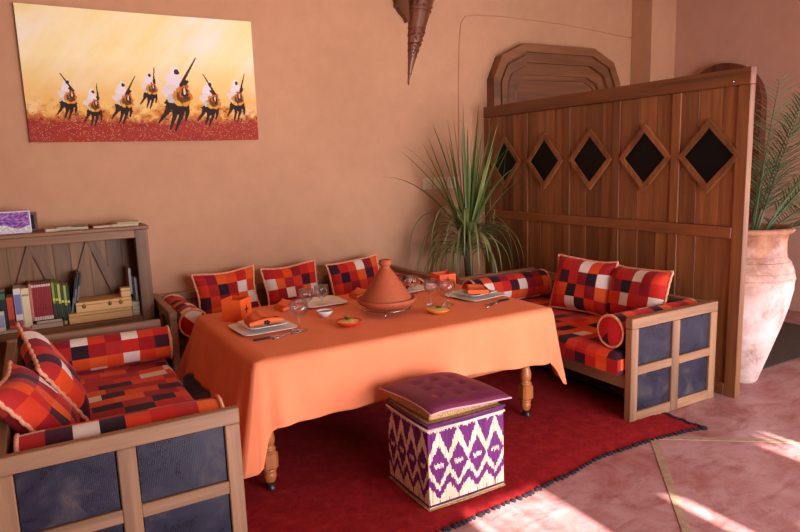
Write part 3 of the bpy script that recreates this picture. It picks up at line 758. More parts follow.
def tablecloth():
    r = .022; per = []                                             # outline samples: (x,y,nx,ny,corner weight)
    def side(ax, ay, bx, by, nx, ny, n):
        for i in range(n): t = i/n; per.append((ax+(bx-ax)*t, ay+(by-ay)*t, nx, ny))
    def corner(cx_, cy_, a0, n=14):
        for i in range(n): a = a0+PI/2*i/n; per.append((cx_+r*math.cos(a), cy_+r*math.sin(a), math.cos(a), math.sin(a)))
    x0, x1, y0, y1 = TX0, TX1, TY0, TY1
    side(x0+r, y0, x1-r, y0, 0, -1, 110); corner(x1-r, y0+r, -PI/2); side(x1, y0+r, x1, y1-r, 1, 0, 70); corner(x1-r, y1-r, 0)
    side(x1-r, y1, x0+r, y1, 0, 1, 110); corner(x0+r, y1-r, PI/2); side(x0, y1-r, x0, y0+r, -1, 0, 70); corner(x0+r, y0+r, PI)
    cs = [((x0, y0), .24, (-.035, -.04)), ((x1, y0), .185, (.075, -.02)), ((x1, y1), .16, (.09, .06)), ((x0, y1), .10, (-.10, .09))]
    N = len(per); nt_ = 22; vs = []; zt = TZ+.006; s = 0
    for k in range(nt_+1):
        t = k/nt_
        for i, (x, y, nx, ny) in enumerate(per):
            dr = .325; ox = nx*.028; oy = ny*.028
            if nx < -.5: ox -= .055
            for (cx_, cy_), ex, (dx, dy) in cs:
                d = math.hypot(x-cx_, y-cy_); g_ = math.exp(-(d/(.048 if abs(ny) > .7 else .10))**2); dr += ex*g_; ox += dx*math.exp(-(d/.10)**2); oy += dy*math.exp(-(d/.10)**2)
            lng = x if abs(ny) > .7 else y
            if ny < -.7: dr += .018*math.sin((x-.9)*4.2)-.012
            wv = .010*math.sin(lng*13+1.3)+.006*math.sin(lng*29+.4)
            for (cx_, cy_), ex, _ in cs:
                d = math.hypot(x-cx_, y-cy_); wv += .026*math.exp(-((d-.13)/.05)**2)-.030*math.exp(-((d-.065)/.028)**2)
            wv += .012*math.sin((x+y)*7.3)*math.sin(x*3.1)
            e = t**1.15; rnd = .010*min(1, t*12)
            vs.append((x+nx*(rnd+wv*e)+ox*e, y+ny*(rnd+wv*e)+oy*e, zt-.003*min(1, t*16)-dr*t+.002*math.sin(x*11)*t))
    fs = []
    for k in range(nt_):
        for i in range(N): j = (i+1) % N; fs.append((k*N+j, k*N+i, (k+1)*N+i, (k+1)*N+j))
    mb = MB(); mb.add(vs, fs, None, True)
    # top sheet sharing the outline
    c0 = len(mb.v); rings = 10; cxm, cym = (x0+x1)/2, (y0+y1)/2; prev = list(range(N))
    for q in range(1, rings+1):
        f = 1-q/rings; cur = []
        for (x, y, nx, ny) in per:
            if q == rings: f = 0.001
            cur.append(len(mb.v)); X, Y = cxm+(x-cxm)*f, cym+(y-cym)*f; mb.v.append((X, Y, zt+.0012*math.sin(X*23)*math.sin(Y*19)))
        for i in range(N): j = (i+1) % N; mb.f.append((prev[i], prev[j], cur[j], cur[i])); mb.c.append(None); mb.sm.append(True)
        prev = cur
    mb.f.append(tuple(prev)); mb.c.append(None); mb.sm.append(True)
    o = mb.build('tablecloth', M['cloth'], loc=((x0+x1)/2, (y0+y1)/2, .71))
    sd = o.modifiers.new('thickness', 'SOLIDIFY'); sd.thickness = .0015; sd.offset = 1
    tag(o, 'salmon orange tablecloth draped over the low dining table, corners hanging in points', 'tablecloth')
tablecloth()
ZT = .713

# ---------------------------------------------------------------- table top things
def square_plate(label, cx_, cy_, s, ang, z=ZT, group='white square plates', h=.018):
    m = Matrix.Translation((cx_, cy_, z)) @ Matrix.Rotation(ang, 4, 'Z'); mb = MB()
    prof = [(.0, .004), (.55, .004), (.66, .008), (.98, h), (1.0, h+.001), (1.0, h-.002), (.68, .002), (.6, 0), (0, 0)]
    n = 12; ring = []
    def sq(f):
        out = []
        for k in range(4*n):
            a = 2*PI*k/(4*n); c, s_ = math.cos(a), math.sin(a); p = 9; q = (abs(c)**p+abs(s_)**p)**(-1/p); out.append((c*q*f*s/2, s_*q*f*s/2))
        return out
    vs = []; fs = []; N = 4*n
    for (f, zz) in prof: vs += [(x, y, zz) for x, y in sq(max(f, .001))]
    for j in range(len(prof)-1):
        for i in range(N): k = (i+1) % N; fs.append((j*N+i, j*N+k, (j+1)*N+k, (j+1)*N+i)[::-1])
    mb.add(vs, fs, None, False, m); o = mb.build('square_plate', M['white_china'], loc=(cx_, cy_, z)); return tag(o, label, 'plate', group)
def napkin(label, cx_, cy_, ang, z, w_=.22, d_=.15, group='folded orange napkins', peak=.05):
    m = Matrix.Translation((cx_, cy_, z)) @ Matrix.Rotation(ang, 4, 'Z')
    root = thing('napkin', label, 'napkin', group, loc=(cx_, cy_, z))
    mb = MB()
    for L_ in range(3):
        def fn(u, v):
            a, b_ = 2*u-1, 2*v-1
            return (a*w_/2*(1-.12*L_)*(1-.25*(v)), b_*d_/2*(1-.1*L_), .006+L_*.012+peak*(1-a*a)*(.35+.65*v)*(1 if L_ else .6)+.004*math.sin(7*a+L_))
        mb.grid(fn, 14, 8, None, True, m)
    # fold front lip
    def lip(u, v):
        a = 2*u-1; an = PI*v; return (a*w_/2, -d_/2-.010*math.sin(an), .004+.022*(1-math.cos(an))/2+peak*.35*(1-a*a)*v)
    mb.grid(lip, 14, 6, None, True, m)
    def side(sg):
        def f(u, v): b_ = 2*u-1; z1 = .03; return (sg*w_/2*(1-.25*u)*(1-.06*v), b_*d_/2, .0+.028*v)
        return f
    mb.grid(side(1), 8, 2, None, True, m); mb.grid(side(-1), 8, 2, None, True, m)
    part(mb, 'folded_cloth', M['napkin'], root)
    q = MB()
    for k in range(5):
        a = k/5*2*PI; q.lathe([(0, -.003), (.008, 0), (0, .003)], 6, mat=m @ Matrix.Translation((.0+.012*math.cos(a), -d_/2-.011, .016+.008*math.sin(a))) @ Matrix.Rotation(PI/2, 4, 'X'))
    part(q, 'embroidery', M['embroidery'], root)
    return root
def goblet(label, x, y, h=.165, r=.045, z=ZT, group='clear stemmed wine glasses', stem=.45):
    root = thing('wine_glass', label, 'glass', group, loc=(x, y, z)); c = (x, y, z)
    bz = h*stem; mod = lambda a, zz: 1+.035*math.cos(10*a)*(1 if zz < bz+(h-bz)*.6 else .2)
    out = [(.0, .003), (r*.80, .0), (r*.82, .003), (r*.3, .008), (.005, .016), (.004, bz*.55), (.008, bz*.62), (.005, bz*.72), (.006, bz*.92), (r*.55, bz+.012), (r*.93, bz+(h-bz)*.35), (r, bz+(h-bz)*.6), (r*.93, h), (r*.90, h)]
    inn = [(r*.95, bz+(h-bz)*.6), (r*.88, bz+(h-bz)*.36), (r*.5, bz+.017), (0, bz+.010)]
    mb = MB().lathe(out+inn, 30, c, mod=lambda a, zz: mod(a, zz) if bz < zz < h*.93 else 1)
    part(mb, 'bowl_and_stem', M['glass'], root)
    return root
def bowl(label, x, y, r, h, mat, fill, group, z=ZT, herbs=True, cat='bowl'):
    root = thing('bowl', label, cat, group, loc=(x, y, z)); c = (x, y, z)
    prof = [(0, .004), (r*.45, .0), (r*.5, .004), (r*.8, h*.45), (r, h), (r*.96, h+.002), (r*.9, h*.9), (r*.7, h*.5), (r*.3, h*.25), (0, h*.22)]
    part(MB().lathe(prof, 32, c), 'dish', mat, root)
    q = MB().lathe([(r*.86, h*.8), (r*.6, h*1.0 if herbs else h*.8), (r*.3, h*1.18 if herbs else h*.78), (0, h*1.25 if herbs else h*.78)], 20, c, mod=lambda a, zz: 1+.06*math.sin(5*a+zz*300))
    part(q, 'filling', fill, root)
    if herbs:
        q = MB(); rr = random.Random(int(x*100))
        for k in range(22):
            a = rr.uniform(0, 6.28); d = rr.uniform(0, r*.32); p = Vector((x+d*math.cos(a), y+d*math.sin(a), z+h*1.3+rr.uniform(-.002, .008)))
            q.tube([p, p+Vector((rr.uniform(-.014, .014), rr.uniform(-.014, .014), rr.uniform(-.002, .01)))], [.0045, .0015], 4)
        part(q, 'herbs', M['herb'], root, 'stuff')
    return root
def knife(label, x0, y0, x1, y1, z=ZT, hl=.45):
    """handle from (x0,y0), blade tip at (x1,y1)"""
    a = Vector((x0, y0, z)); b_ = Vector((x1, y1, z)); d = (b_-a).normalized(); L = (b_-a).length; n = Vector((-d.y, d.x, 0))
    root = thing('table_knife', label, 'knife', 'black-handled knives', loc=(x0, y0, z))
    m = Matrix((d, n, Vector((0, 0, 1)))).transposed().to_4x4(); m.translation = a
    part(MB().box(0, L*hl, -.008, .008, .001, .012, .004, mat=m), 'handle', M['black_handle'], root)
    part(MB().box(L*hl-.003, L*hl+.008, -.0085, .0085, .0005, .0125, .003, mat=m), 'bolster_ring', M['metal'], root)
    bl = [(L*hl, -.008), (L*.93, -.009), (L, .004), (L*.97, .008), (L*hl, .008)]
    mb = MB().prism(bl, .003, .005, lambda u, v, dd: tuple(m @ Vector((u, v, dd)))); part(mb, 'blade', M['metal'], root)
def fork(label, x0, y0, x1, y1, z=ZT):
    a = Vector((x0, y0, z)); b_ = Vector((x1, y1, z)); d = (b_-a).normalized(); L = (b_-a).length; n = Vector((-d.y, d.x, 0)); mb = MB()
    P = lambda t, s_, h=.004: a+d*L*t+n*s_+Vector((0, 0, h))
    mb.tube([P(0, 0), P(.3, 0), P(.62, 0, .009), P(.7, 0, .006)], [.006, .004, .003, .005], 6)
    for s_ in (-.0075, -.0025, .0025, .0075): mb.tube([P(.69, s_*.8, .006), P(.85, s_, .003), P(1, s_, .010)], [.0022, .0018, .001], 4)
    mb.tube([P(.68, 0, .006), P(.76, 0, .004)], [.006, .0085], 6)
    solo(mb, 'table_fork', M['metal'], label, 'fork', (x0, y0, z), 'steel forks')

square_plate('large white square plate at the place setting nearest the corner sofa', 1.085, 3.60, .33, .06, ZT, 'large white square plates')
square_plate('smaller white square plate under the napkin, setting nearest the corner sofa', 1.09, 3.61, .24, .06, ZT+.0195, 'small white square plates')
napkin('folded orange napkin on the white plates nearest the corner sofa', 1.08, 3.60, .1, ZT+.04, .21, .15, peak=.035)
square_plate('large white square plate at the place setting nearest the screen-side sofa', 2.60, 3.55, .33, .15, ZT, 'large white square plates')
square_plate('smaller white square plate with napkin, setting nearest the screen-side sofa', 2.605, 3.56, .24, .15, ZT+.0195, 'small white square plates')
napkin('folded orange napkin on the white plates nearest the screen-side sofa', 2.60, 3.55, 1.2, ZT+.04, .24, .14, peak=.02)
square_plate('white square plate partly hidden behind the two round glasses', 1.64, 4.03, .30, .0, ZT, 'large white square plates')
napkin('dark embroidered orange napkin on the cloth beside the orange box', 1.40, 4.03, .35, ZT, .2, .12, peak=.03)
square_plate('white square plate on the far side of the table behind the tagine', 2.34, 4.05, .28, .1, ZT, 'large white square plates')
napkin('orange napkin on the plate behind the clay tagine', 2.30, 4.07, .3, ZT+.02, .18, .11, peak=.02)
napkin('patterned orange napkin at the left foot of the tagine, far side', 1.97, 4.06, .2, ZT, .2, .12, peak=.03)
goblet('large cut-glass wine goblet beside the plates nearest the corner sofa', 1.25, 3.42, .178, .056)
goblet('round clear wine glass in front of the wall sofa, nearer the orange box', 1.50, 3.94, .135, .050, stem=.33)
goblet('round clear wine glass in front of the wall sofa, next to the white sauce bowl', 1.63, 3.99, .135, .050, stem=.33)
goblet('clear wine goblet right of the tagine, in front of the far orange box', 2.22, 3.52, .172, .050)
goblet('clear wine goblet right of the tagine, closest to the square plate', 2.31, 3.46, .165, .052)
goblet('clear wine glass just behind the tagine, its full bowl visible', 2.32, 3.93, .13, .048, stem=.3)
goblet('clear wine glass behind the tagine, half hidden by the clay cone', 2.22, 3.98, .125, .045, stem=.3)
bowl('small white bowl of dark sauce in the middle of the table', 1.51, 3.66, .052, .038, M['white_china'], M['sauce'], 'small bowls of food', herbs=False)
bowl('small red bowl of yellow salad with green herbs', 1.53, 3.35, .078, .032, M['red_china'], M['salad'], 'small bowls of food')
bowl('small yellow dish of pale salad beside the right wine goblets', 2.13, 3.30, .08, .028, M['yellow_china'], M['salad'], 'small bowls of food')
knife('black-handled table knife in front of the plates nearest the corner sofa', .955, 3.36, 1.17, 3.385)
knife('black-handled table knife beside the plates nearest the screen-side sofa', 2.72, 3.33, 2.50, 3.30)
fork('steel fork lying by the plates nearest the screen-side sofa', 2.45, 3.22, 2.62, 3.30)
fork('steel fork in front of the plates nearest the corner sofa', 1.06, 3.33, 1.24, 3.40)
# orange open boxes
def obox(label, cx_, cy_, s, h, ang):
    root = thing('table_box', label, 'box', 'orange boxes on the table', loc=(cx_, cy_, ZT))
    m = Matrix.Translation((cx_, cy_, ZT)) @ Matrix.Rotation(ang, 4, 'Z'); a = s/2; t = .006
    for (x0, x1, y0, y1) in ((-a, a, -a, -a+t), (-a, a, a-t, a), (-a, -a+t, -a+t, a-t), (a-t, a, -a+t, a-t)):
        part(MB().box(x0, x1, y0, y1, 0, h, .0015, mat=m), 'box_wall', M['box_orange'], root)
    part(MB().box(-a+t, a-t, -a+t, a-t, .0, .006, .001, mat=m), 'box_floor', M['box_orange'], root)
    for (ox, oy, rz) in (((a+.001, 0, PI/2),) if ang < -.5 else ((0, -a-.001, 0),)):
        mm = m @ Matrix.Translation((ox, oy, h*.5)) @ Matrix.Rotation(rz, 4, 'Z'); mb = MB()
        for k in range(4):
            an = k*PI/2+PI/4*0; p = [(0, 0), (.011*math.cos(an+.5), .014*math.sin(an+.5)), (.026*math.cos(an), .030*math.sin(an)), (.011*math.cos(an-.5), .014*math.sin(an-.5))]
            mb.prism(p, -.0015, .001, lambda u, v, d: tuple(mm @ Vector((u, d, v))))
        part(mb, 'flower_motif', M['embroidery'], root)
obox('orange square open box by the corner sofa end of the table', 1.03, 3.94, .135, .138, -.77)
obox('orange square open box at the far end of the table by the plant', 2.70, 4.10, .145, .085, -.06)
# tagine
tg = thing('tagine', 'large terracotta tagine with a conical lid in the middle of the table', 'tagine', loc=(1.87, 3.50, ZT)); c = (1.87, 3.50, ZT+.045)
part(MB().lathe([(0, 0), (.11, 0), (.15, .010), (.18, .030), (.188, .046), (.186, .056), (.178, .058), (.170, .05), (.165, .046), (.15, .045), (0, .045)], 48, c), 'base_dish', M['clay'], tg)
part(MB().lathe([(.160, .046), (.163, .052), (.158, .062), (.14, .09), (.112, .13), (.082, .175), (.056, .215), (.036, .240), (.030, .250), (.029, .258), (.036, .266), (.042, .278), (.041, .290), (.034, .300), (.018, .303), (0, .296)], 48, c), 'cone_lid', M['clay'], tg)
st = thing('wire_stand', 'thin steel wire stand holding up the terracotta tagine', 'stand', loc=(1.87, 3.50, ZT))
mb = MB(); mb.tube([(1.87+.155*math.cos(k*PI/20), 3.50+.155*math.sin(k*PI/20), ZT+.040) for k in range(40)], .0028, 5, closed=True)
part(mb, 'ring', M['metal'], st)
for k in range(3):
    a = -PI/2-.55+k*2*PI/3; p = (1.87+.155*math.cos(a), 3.50+.155*math.sin(a)); q = (1.87+.165*math.cos(a), 3.50+.165*math.sin(a))
    part(MB().tube([(p[0], p[1], ZT+.041), (q[0], q[1], ZT+.001)], .003, 5), 'leg', M['metal'], st)

# ---------------------------------------------------------------- pouf (woven cube stool)
PX0, PX1, PY0, PY1 = 1.465, 1.910, 2.385, 2.775
pf = thing('woven_pouf', 'square pouf of purple and cream zigzag woven reed with a purple lid', 'pouf', loc=((PX0+PX1)/2, (PY0+PY1)/2, .02))
PUR = lin((108, 34, 104)); PUR2 = lin((84, 24, 80)); CRM = lin((236, 208, 176)); CRM2 = lin((214, 176, 140))
def ikat(u, v, w_, seed, nd):
    """u 0..1 across, v 0..1 up. nd diamonds across"""
    r = random.Random(int(u*w_/.0046)*13+seed); jig = r.uniform(-.022, .022); v2 = v+jig
    p = (u*nd) % 1; tri = abs(p-.5)*2                                   # 0 at diamond centre, 1 between
    def zig(c, amp): return c+amp*(tri-.5)
    pur = False
    if .905 < v < .955: return CRM if r.random() < .85 else CRM2
    if v >= .955: return (PUR2 if (int(u*90)+int(v*60)) % 2 else PUR)
    if v < .03: return CRM2
    if v < .055: return PUR2
    if abs(v2-.50)/.235+tri*1.0 < 1.0: pur = not (abs(v2-.50) < .022 and tri < .45)
    elif v2 > .84-.30*(tri-.25) and v2 < .905: pur = True
    elif .10+.17*tri < v2 < .235+.19*(tri-.3)+.02: pur = True
    elif v2 < .10 and (u*nd*2) % 1 < .10: pur = True
    return (PUR if r.random() < .85 else PUR2) if pur else (CRM if r.random() < .8 else CRM2)
hP = .447
for (name, o, du, n, wd, nd, sd) in (('f', (PX0, PY0), (1, 0), (0, -1), PX1-PX0, 4, 1), ('l', (PX0, PY1), (0, -1), (-1, 0), PY1-PY0, 4, 2), ('b', (PX1, PY1), (-1, 0), (0, 1), PX1-PX0, 3.5, 3), ('r', (PX1, PY0), (0, 1), (1, 0), PY1-PY0, 3.5, 4)):
    mb = MB(); ns = int(wd/.0046)
    def fn(u, v):
        k = (u*ns) % 1; b_ = .0012*(1 if int(round(u*ns*2)) % 2 else 0)+.006*math.sin(PI*u)*math.sin(PI*v)
        return (o[0]+du[0]*wd*u+n[0]*b_, o[1]+du[1]*wd*u+n[1]*b_, .022+(hP-.022)*v)
    mb.grid(fn, ns*2, 56, lambda u, v: ikat(u, v, wd, sd, nd), False)
    part(mb, 'woven_side', M['weave'], pf)
M['purple_braid'] = plain('purple_braid', (84, 28, 66), .7, noise=.4); M['cream_braid'] = plain('cream_braid', (226, 192, 168), .7, noise=.15)
for zz, rr, mt_ in ((.024, .005, 'straw'), (.040, .003, 'purple_braid'), (hP, .007, 'purple_braid'), (hP-.026, .006, 'cream_braid')):
    e = .003; part(MB().tube([(PX0-e, PY0-e, zz), ((PX0+PX1)/2, PY0-e-.006, zz), (PX1+e, PY0-e, zz), (PX1+e+.004, (PY0+PY1)/2, zz), (PX1+e, PY1+e, zz), ((PX0+PX1)/2, PY1+e, zz), (PX0-e, PY1+e, zz), (PX0-e-.005, (PY0+PY1)/2, zz)], rr, 6, closed=True), 'braid', M[mt_], pf)
part(MB().box(PX0+.005, PX1-.005, PY0+.005, PY1-.005, .018, .03, .003), 'base_panel', M['straw'], pf)
part(MB().box(PX0+.004, PX1-.004, PY0+.004, PY1-.004, hP-.02, hP+.004, .003), 'inner_lid', M['straw'], pf)
# straw rim of lid and the buttoned cushion, tilted a little
mL = Matrix.Translation(((PX0+PX1)/2+.015, (PY0+PY1)/2+.025, hP+.026)) @ Matrix.Rotation(.01, 4, 'X') @ Matrix.Rotation(.06, 4, 'Y') @ Matrix.Rotation(.05, 4, 'Z')
part(MB().box(-.222, .205, -.19, .185, -.028, .016, .006, mat=mL), 'lid_rim', M['straw'], pf)
def cush(sg):
    def fn(u, v):
        a, b_ = 2*u-1, 2*v-1; x = a*.246*(1-.035*(1-b_*b_)); y = b_*.232*(1-.035*(1-a*a)); k = (max(0, 1-a**6)*max(0, 1-b_**6))**.5
        dim = 0
        for bx in (-.45, .0, .45):
            for by in (-.45, 0, .45): dim += math.exp(-((a-bx)**2+(b_-by)**2)/.012)
        z = .026*k*sg-(.012*dim if sg > 0 else 0)+.006*math.sin(3*a+1)*math.sin(2*b_)-.010*abs(a*b_)**2
        return (x, y, .030+z)
    return fn
mb = MB(); mb.grid(cush(1), 44, 44, None, True, mL); mb.grid(cush(-1), 44, 44, None, True, mL, flip=True); cu = part(mb, 'cushion', M['purple'], pf)
pts = []
for k in range(80):
    q = k/80*4; s_ = int(q); f = (q-s_)*2-1; a, b_ = ((f, -1), (1, f), (-f, 1), (-1, -f))[s_]; p = Vector(cush(1)((a+1)/2, (b_+1)/2)); pts.append(mL @ (p+Vector((0, 0, -.004))))
mb = MB().tube(pts, .0045, 5, closed=True); e = mb.build('edge_cord', M['purple_edge']); e.parent = cu; e.data.transform(Matrix.Translation(-Vector(pf.location)))

# ---------------------------------------------------------------- rug
def rug():
    x0, x1, y1 = -.35, 3.36, 4.50
    pts = [(-.35, 2.16), (.7, 2.20), (1.43, 2.24), (1.9, 2.27), (2.22, 2.31), (2.6, 2.365), (2.93, 2.36), (3.2, 2.33), (3.36, 2.30)]
    def yf(x):
        for (a, b_), (c, d) in zip(pts, pts[1:]):
            if x <= c: t = (x-a)/(c-a); t = t*t*(3-2*t); return b_+(d-b_)*t
        return pts[-1][1]
    rr = random.Random(2); mb = MB(); nx, ny = 250, 130
    jit = {}
    def fn(u, v):
        x = x0+(x1-x0)*u; a = yf(x)+.004*math.sin(x*70)+.005*math.sin(x*31); y = a+(y1-a)*v
        e = min(u*30, (1-u)*30, v*20, (1-v)*20, 1)
        z = .004+.012*max(0, e)+.004*rr.random()
        if u > .999: x += .008*math.sin(y*60)
        return (x, y, z)
    mb.grid(fn, nx, ny, None, True)
    root = thing('shaggy_rug', 'large dark red wool rug with a black scalloped edge under the table and sofas', 'rug', loc=(1.5, 3.3, 0))
    part(mb, 'pile', M['rug'], root)
    mb = MB(); x = x0
    while x < x1:
        y = yf(x); r_ = rr.uniform(.009, .017); mb.lathe([(0, .001), (r_, .002), (r_*1.05, .008), (r_*.6, .014), (0, .016)], 7, (x, y-.006, 0), mod=lambda a, z: 1+.2*math.sin(3*a)); x += rr.uniform(.018, .04)
    y = yf(x1)
    while y < y1:
        r_ = rr.uniform(.012, .02); mb.lathe([(0, .001), (r_, .002), (r_*1.05, .008), (r_*.6, .014), (0, .016)], 7, (x1+.006+.008*math.sin(y*60), y, 0)); y += rr.uniform(.018, .035)
    mb.lathe([(0, .001), (.026, .002), (.025, .012), (0, .016)], 9, (x1+.01, yf(x1)-.01, 0))
    part(mb, 'black_fringe', M['fringe'], root, 'stuff')
rug()
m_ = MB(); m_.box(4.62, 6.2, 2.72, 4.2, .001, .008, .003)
solo(m_, 'floor_tone', M['mat'], 'plain dark brown sheet darkening the pink floor behind the clay urn', 'mat', (5.4, 3.4, 0))  # flat dark sheet added to darken the floor here

# ---------------------------------------------------------------- wooden screen with diamonds
SX = 3.98; sy0, sy1 = 2.48, 5.24
sc = thing('wooden_screen', 'tall walnut plank screen with a row of five dark diamond insets', 'screen', loc=(SX+.03, (sy0+sy1)/2, 0))
seams = [2.56, 3.02, 3.555, 4.09, 4.63, 5.16]
part(MB().box(SX-.006, SX+.05, sy0, sy1, 2.075, 2.18, .004), 'top_rail', M['screen_wood_h'], sc)
part(MB().box(SX-.004, SX+.05, sy0+.085, sy1-.085, 1.085, 1.163, .004), 'middle_rail', M['screen_wood_h'], sc)
part(MB().box(SX-.004, SX+.05, sy0+.085, sy1-.085, .0, .085, .004), 'bottom_rail', M['screen_wood_h'], sc)
for y in (sy0, sy1-.085): part(MB().box(SX-.003, SX+.048, y, y+.085, 0, 2.074, .004), 'end_post', M['screen_wood'], sc)
for y in seams[1:-1]:
    for z0, z1 in ((.086, 1.084), (1.164, 2.074)):
        part(MB().box(SX+.002, SX+.044, y-.036, y+.036, z0, z1, .003), 'stile', M['screen_wood'], sc)
for k in range(5):
    a = seams[k]+(.036 if k else .005); b_ = seams[k+1]-(.036 if k < 4 else -.0)
    for z0, z1 in ((.086, 1.084), (1.164, 2.074)):
        nb = 3; cut = sorted([a+(b_-a)*t for t in (0, random.uniform(.25, .4), random.uniform(.6, .72), 1)])
        for q in range(nb):
            part(MB().box(SX+.014+.002*(q % 2), SX+.034, cut[q]+.001, cut[q+1]-.001, z0, z1, .002), 'board', M['screen_wood'], sc)
for cy in (2.755, 3.28, 3.82, 4.36, 4.915):
    hy, hz = .186, .190; wy_, wz_ = .232, .246; cz = 1.633
    O = [(cy-wy_, cz), (cy, cz-wz_), (cy+wy_, cz), (cy, cz+wz_)]; I = [(cy-hy, cz), (cy, cz-hz), (cy+hy, cz), (cy, cz+hz)]
    df = None
    for q in range(4):
        p = (q+1) % 4; mb = MB().prism([O[q], O[p], I[p], I[q]], SX-.012, SX+.02, lambda u, v, d: (d, u, v))
        part(mb, 'diamond_moulding', M['screen_wood'], sc)
    part(MB().prism(I, SX+.004, SX+.03, lambda u, v, d: (d, u, v)), 'diamond_inset', M['inset'], sc)
part(MB().lathe([(.008, 0), (.008, .004), (0, .006)], 10, mat=Matrix.Translation((SX-.004, 2.60, 2.10)) @ Matrix.Rotation(-PI/2, 4, 'Y')), 'nail_head', M['metal'], sc)

# ---------------------------------------------------------------- bookcase
bc = thing('bookcase', 'low brown wooden bookcase against the orange wall, filled with books and boxes', 'bookcase', loc=(-.2, 5.27, 0))
bx0, bx1, by0, by1 = -1.10, .705, 5.10, 5.445
part(MB().box(bx0-.01, bx1+.012, by0-.012, by1, 1.232, 1.258, .004), 'top_board', M['case_wood_x'], bc)
part(MB().box(bx0, bx1, by0, by0+.03, 1.172, 1.232, .003), 'top_rail', M['case_wood_x'], bc)
for x0 in (bx0, bx1-.09):
    part(MB().box(x0, x0+.09, by0-.004, by0+.05, 0, 1.232, .004), 'post', M['case_wood_z'], bc)
    part(MB().box(x0+(.0 if x0 < 0 else .055), x0+(.035 if x0 < 0 else .09), by0+.05, by1-.05, .05, 1.232, .003), 'side_panel', M['case_wood_z'], bc)
    part(MB().box(x0+.002, x0+.088, by1-.05, by1-.001, 0, 1.232, .004), 'post', M['case_wood_z'], bc)
for z in (.573, .12):
    part(MB().box(bx0+.03, bx1-.03, by0+.051, by1-.03, z-.022, z, .003), 'shelf', M['case_wood_x'], bc)
    part(MB().box(bx0+.09, bx1-.09, by0, by0+.05, z-.055, z, .003), 'shelf_rail', M['case_wood_x'], bc)
x = bx0+.04; rr = random.Random(4)
while x < bx1-.06:
    w_ = rr.uniform(.10, .16); x2 = min(x+w_, bx1-.055); part(MB().box(x+.0002, x2-.0002, by1-.045, by1-.028, .05, 1.231, .002), 'back_board', M['case_wood_z'], bc); x = x2
def slat(xa, za, xb, zb, w_=.055, yo=0):
    d = Vector((xb-xa, zb-za)).normalized(); n = Vector((-d.y, d.x))*w_/2
    P = [(xa+n.x, za+n.y), (xb+n.x, zb+n.y), (xb-n.x, zb-n.y), (xa-n.x, za-n.y)]
    part(MB().prism(P, by1-.068-yo, by1-.046-yo, lambda u, v, dd: (u, dd, v)), 'lattice_slat', M['case_wood_z'], bc)
for cxx in (-.68, -.06, .33): slat(cxx+.022, 1.22, cxx-.19, .62); slat(cxx-.018, 1.215, cxx+.18, .62, yo=.006)
# books and boxes
ZS = .575
def cubev(mb, x0, x1, y0, y1, z0, z1, col, mat=None): mb.box(x0, x1, y0, y1, z0, z1, .0015, col=col, mat=mat)
def book(label, x, wd, h, dpt, col, y=5.165, lean=0, band=None, z=ZS, group='books standing on the bookcase shelf', bands=None):
    root = thing('book', label, 'book', group, loc=(x, y, z))
    m = Matrix.Translation((x, y, z)) @ Matrix.Rotation(lean, 4, 'Y')
    mb = MB(); c = lin(col); t = .0025
    mb.box(0, t, 0, dpt, 0, h, .0008, col=c, mat=m); mb.box(wd-t, wd, 0, dpt, 0, h, .0008, col=c, mat=m); mb.box(0, wd, -.002, t, 0, h, .0012, col=c, mat=m)
    for (a, b_, cc) in (bands or []): mb.box(wd*.06, wd*.94, -.003, .001, h*a, h*b_, .0004, col=lin(cc), mat=m)
    part(mb, 'cover', M['paper'], root)
    part(MB().box(t, wd-t, t, dpt-.004, .003, h-.003, .0006, col=lin((226, 212, 184)), mat=m), 'pages', M['paper'], root)
def flatbook(label, x0, x1, y0, y1, z, th, col, ang=0, group='magazines and books lying flat', pages=(186, 164, 134), name='magazine'):
    cx_, cy_ = (x0+x1)/2, (y0+y1)/2; m = Matrix.Translation((cx_, cy_, z)) @ Matrix.Rotation(ang, 4, 'Z'); a, b_ = (x1-x0)/2, (y1-y0)/2
    root = thing(name, label, 'magazine' if name == 'magazine' else 'book', group, loc=(cx_, cy_, z)); c = lin(col); t = min(.002, th*.2)
    mb = MB(); mb.box(-a, a, -b_, b_, 0, t, .0004, col=c, mat=m); mb.box(-a, a, -b_, b_, th-t, th, .0004, col=c, mat=m); mb.box(-a, -a+t, -b_, b_, 0, th, .0004, col=c, mat=m)
    part(mb, 'cover', M['paper'], root); part(MB().box(-a+t, a-.002, -b_+.002, b_-.002, t, th-t, .0004, col=lin(pages), mat=m), 'pages', M['paper'], root)
# left group: small books in front, thick ones behind
flatbook('pale grey magazine lying askew at the left end of the shelf', -.42, -.11, 5.115, 5.30, ZS, .016, (176, 168, 166), .05)
zz = ZS+.017
for lab, x, wd, h, col, bd in (
    ('dark green paperback at the frame edge of the shelf', -.405, .03, .255, (30, 58, 40), [(.2, .5, (20, 20, 20))]),
    ('black paperback with a small red band on the shelf', -.372, .035, .26, (24, 20, 24), [(.6, .7, (150, 40, 30))]),
    ('black book beside the red-orange book on the shelf', -.334, .035, .265, (22, 20, 24), [(.3, .5, (60, 60, 70))]),
    ('dark book with green top on the shelf', -.296, .04, .27, (20, 34, 26), [(.8, .95, (70, 110, 60))]),
    ('red-orange spined paperback on the shelf', -.254, .04, .225, (196, 66, 30), [(.1, .3, (120, 20, 20))])):
    book(lab, x, wd, h, .17, col, 5.17, 0, z=zz, bands=bd)
book('yellow small guidebook at the very left of the shelf', -.352, .028, .14, .03, (214, 150, 50), 5.128, 0, z=zz, bands=[(.1, .4, (240, 220, 120))])
book('short white booklet standing before the black books', -.320, .045, .14, .03, (210, 196, 176), 5.128, 0, z=zz, bands=[(.2, .8, (150, 150, 170))])
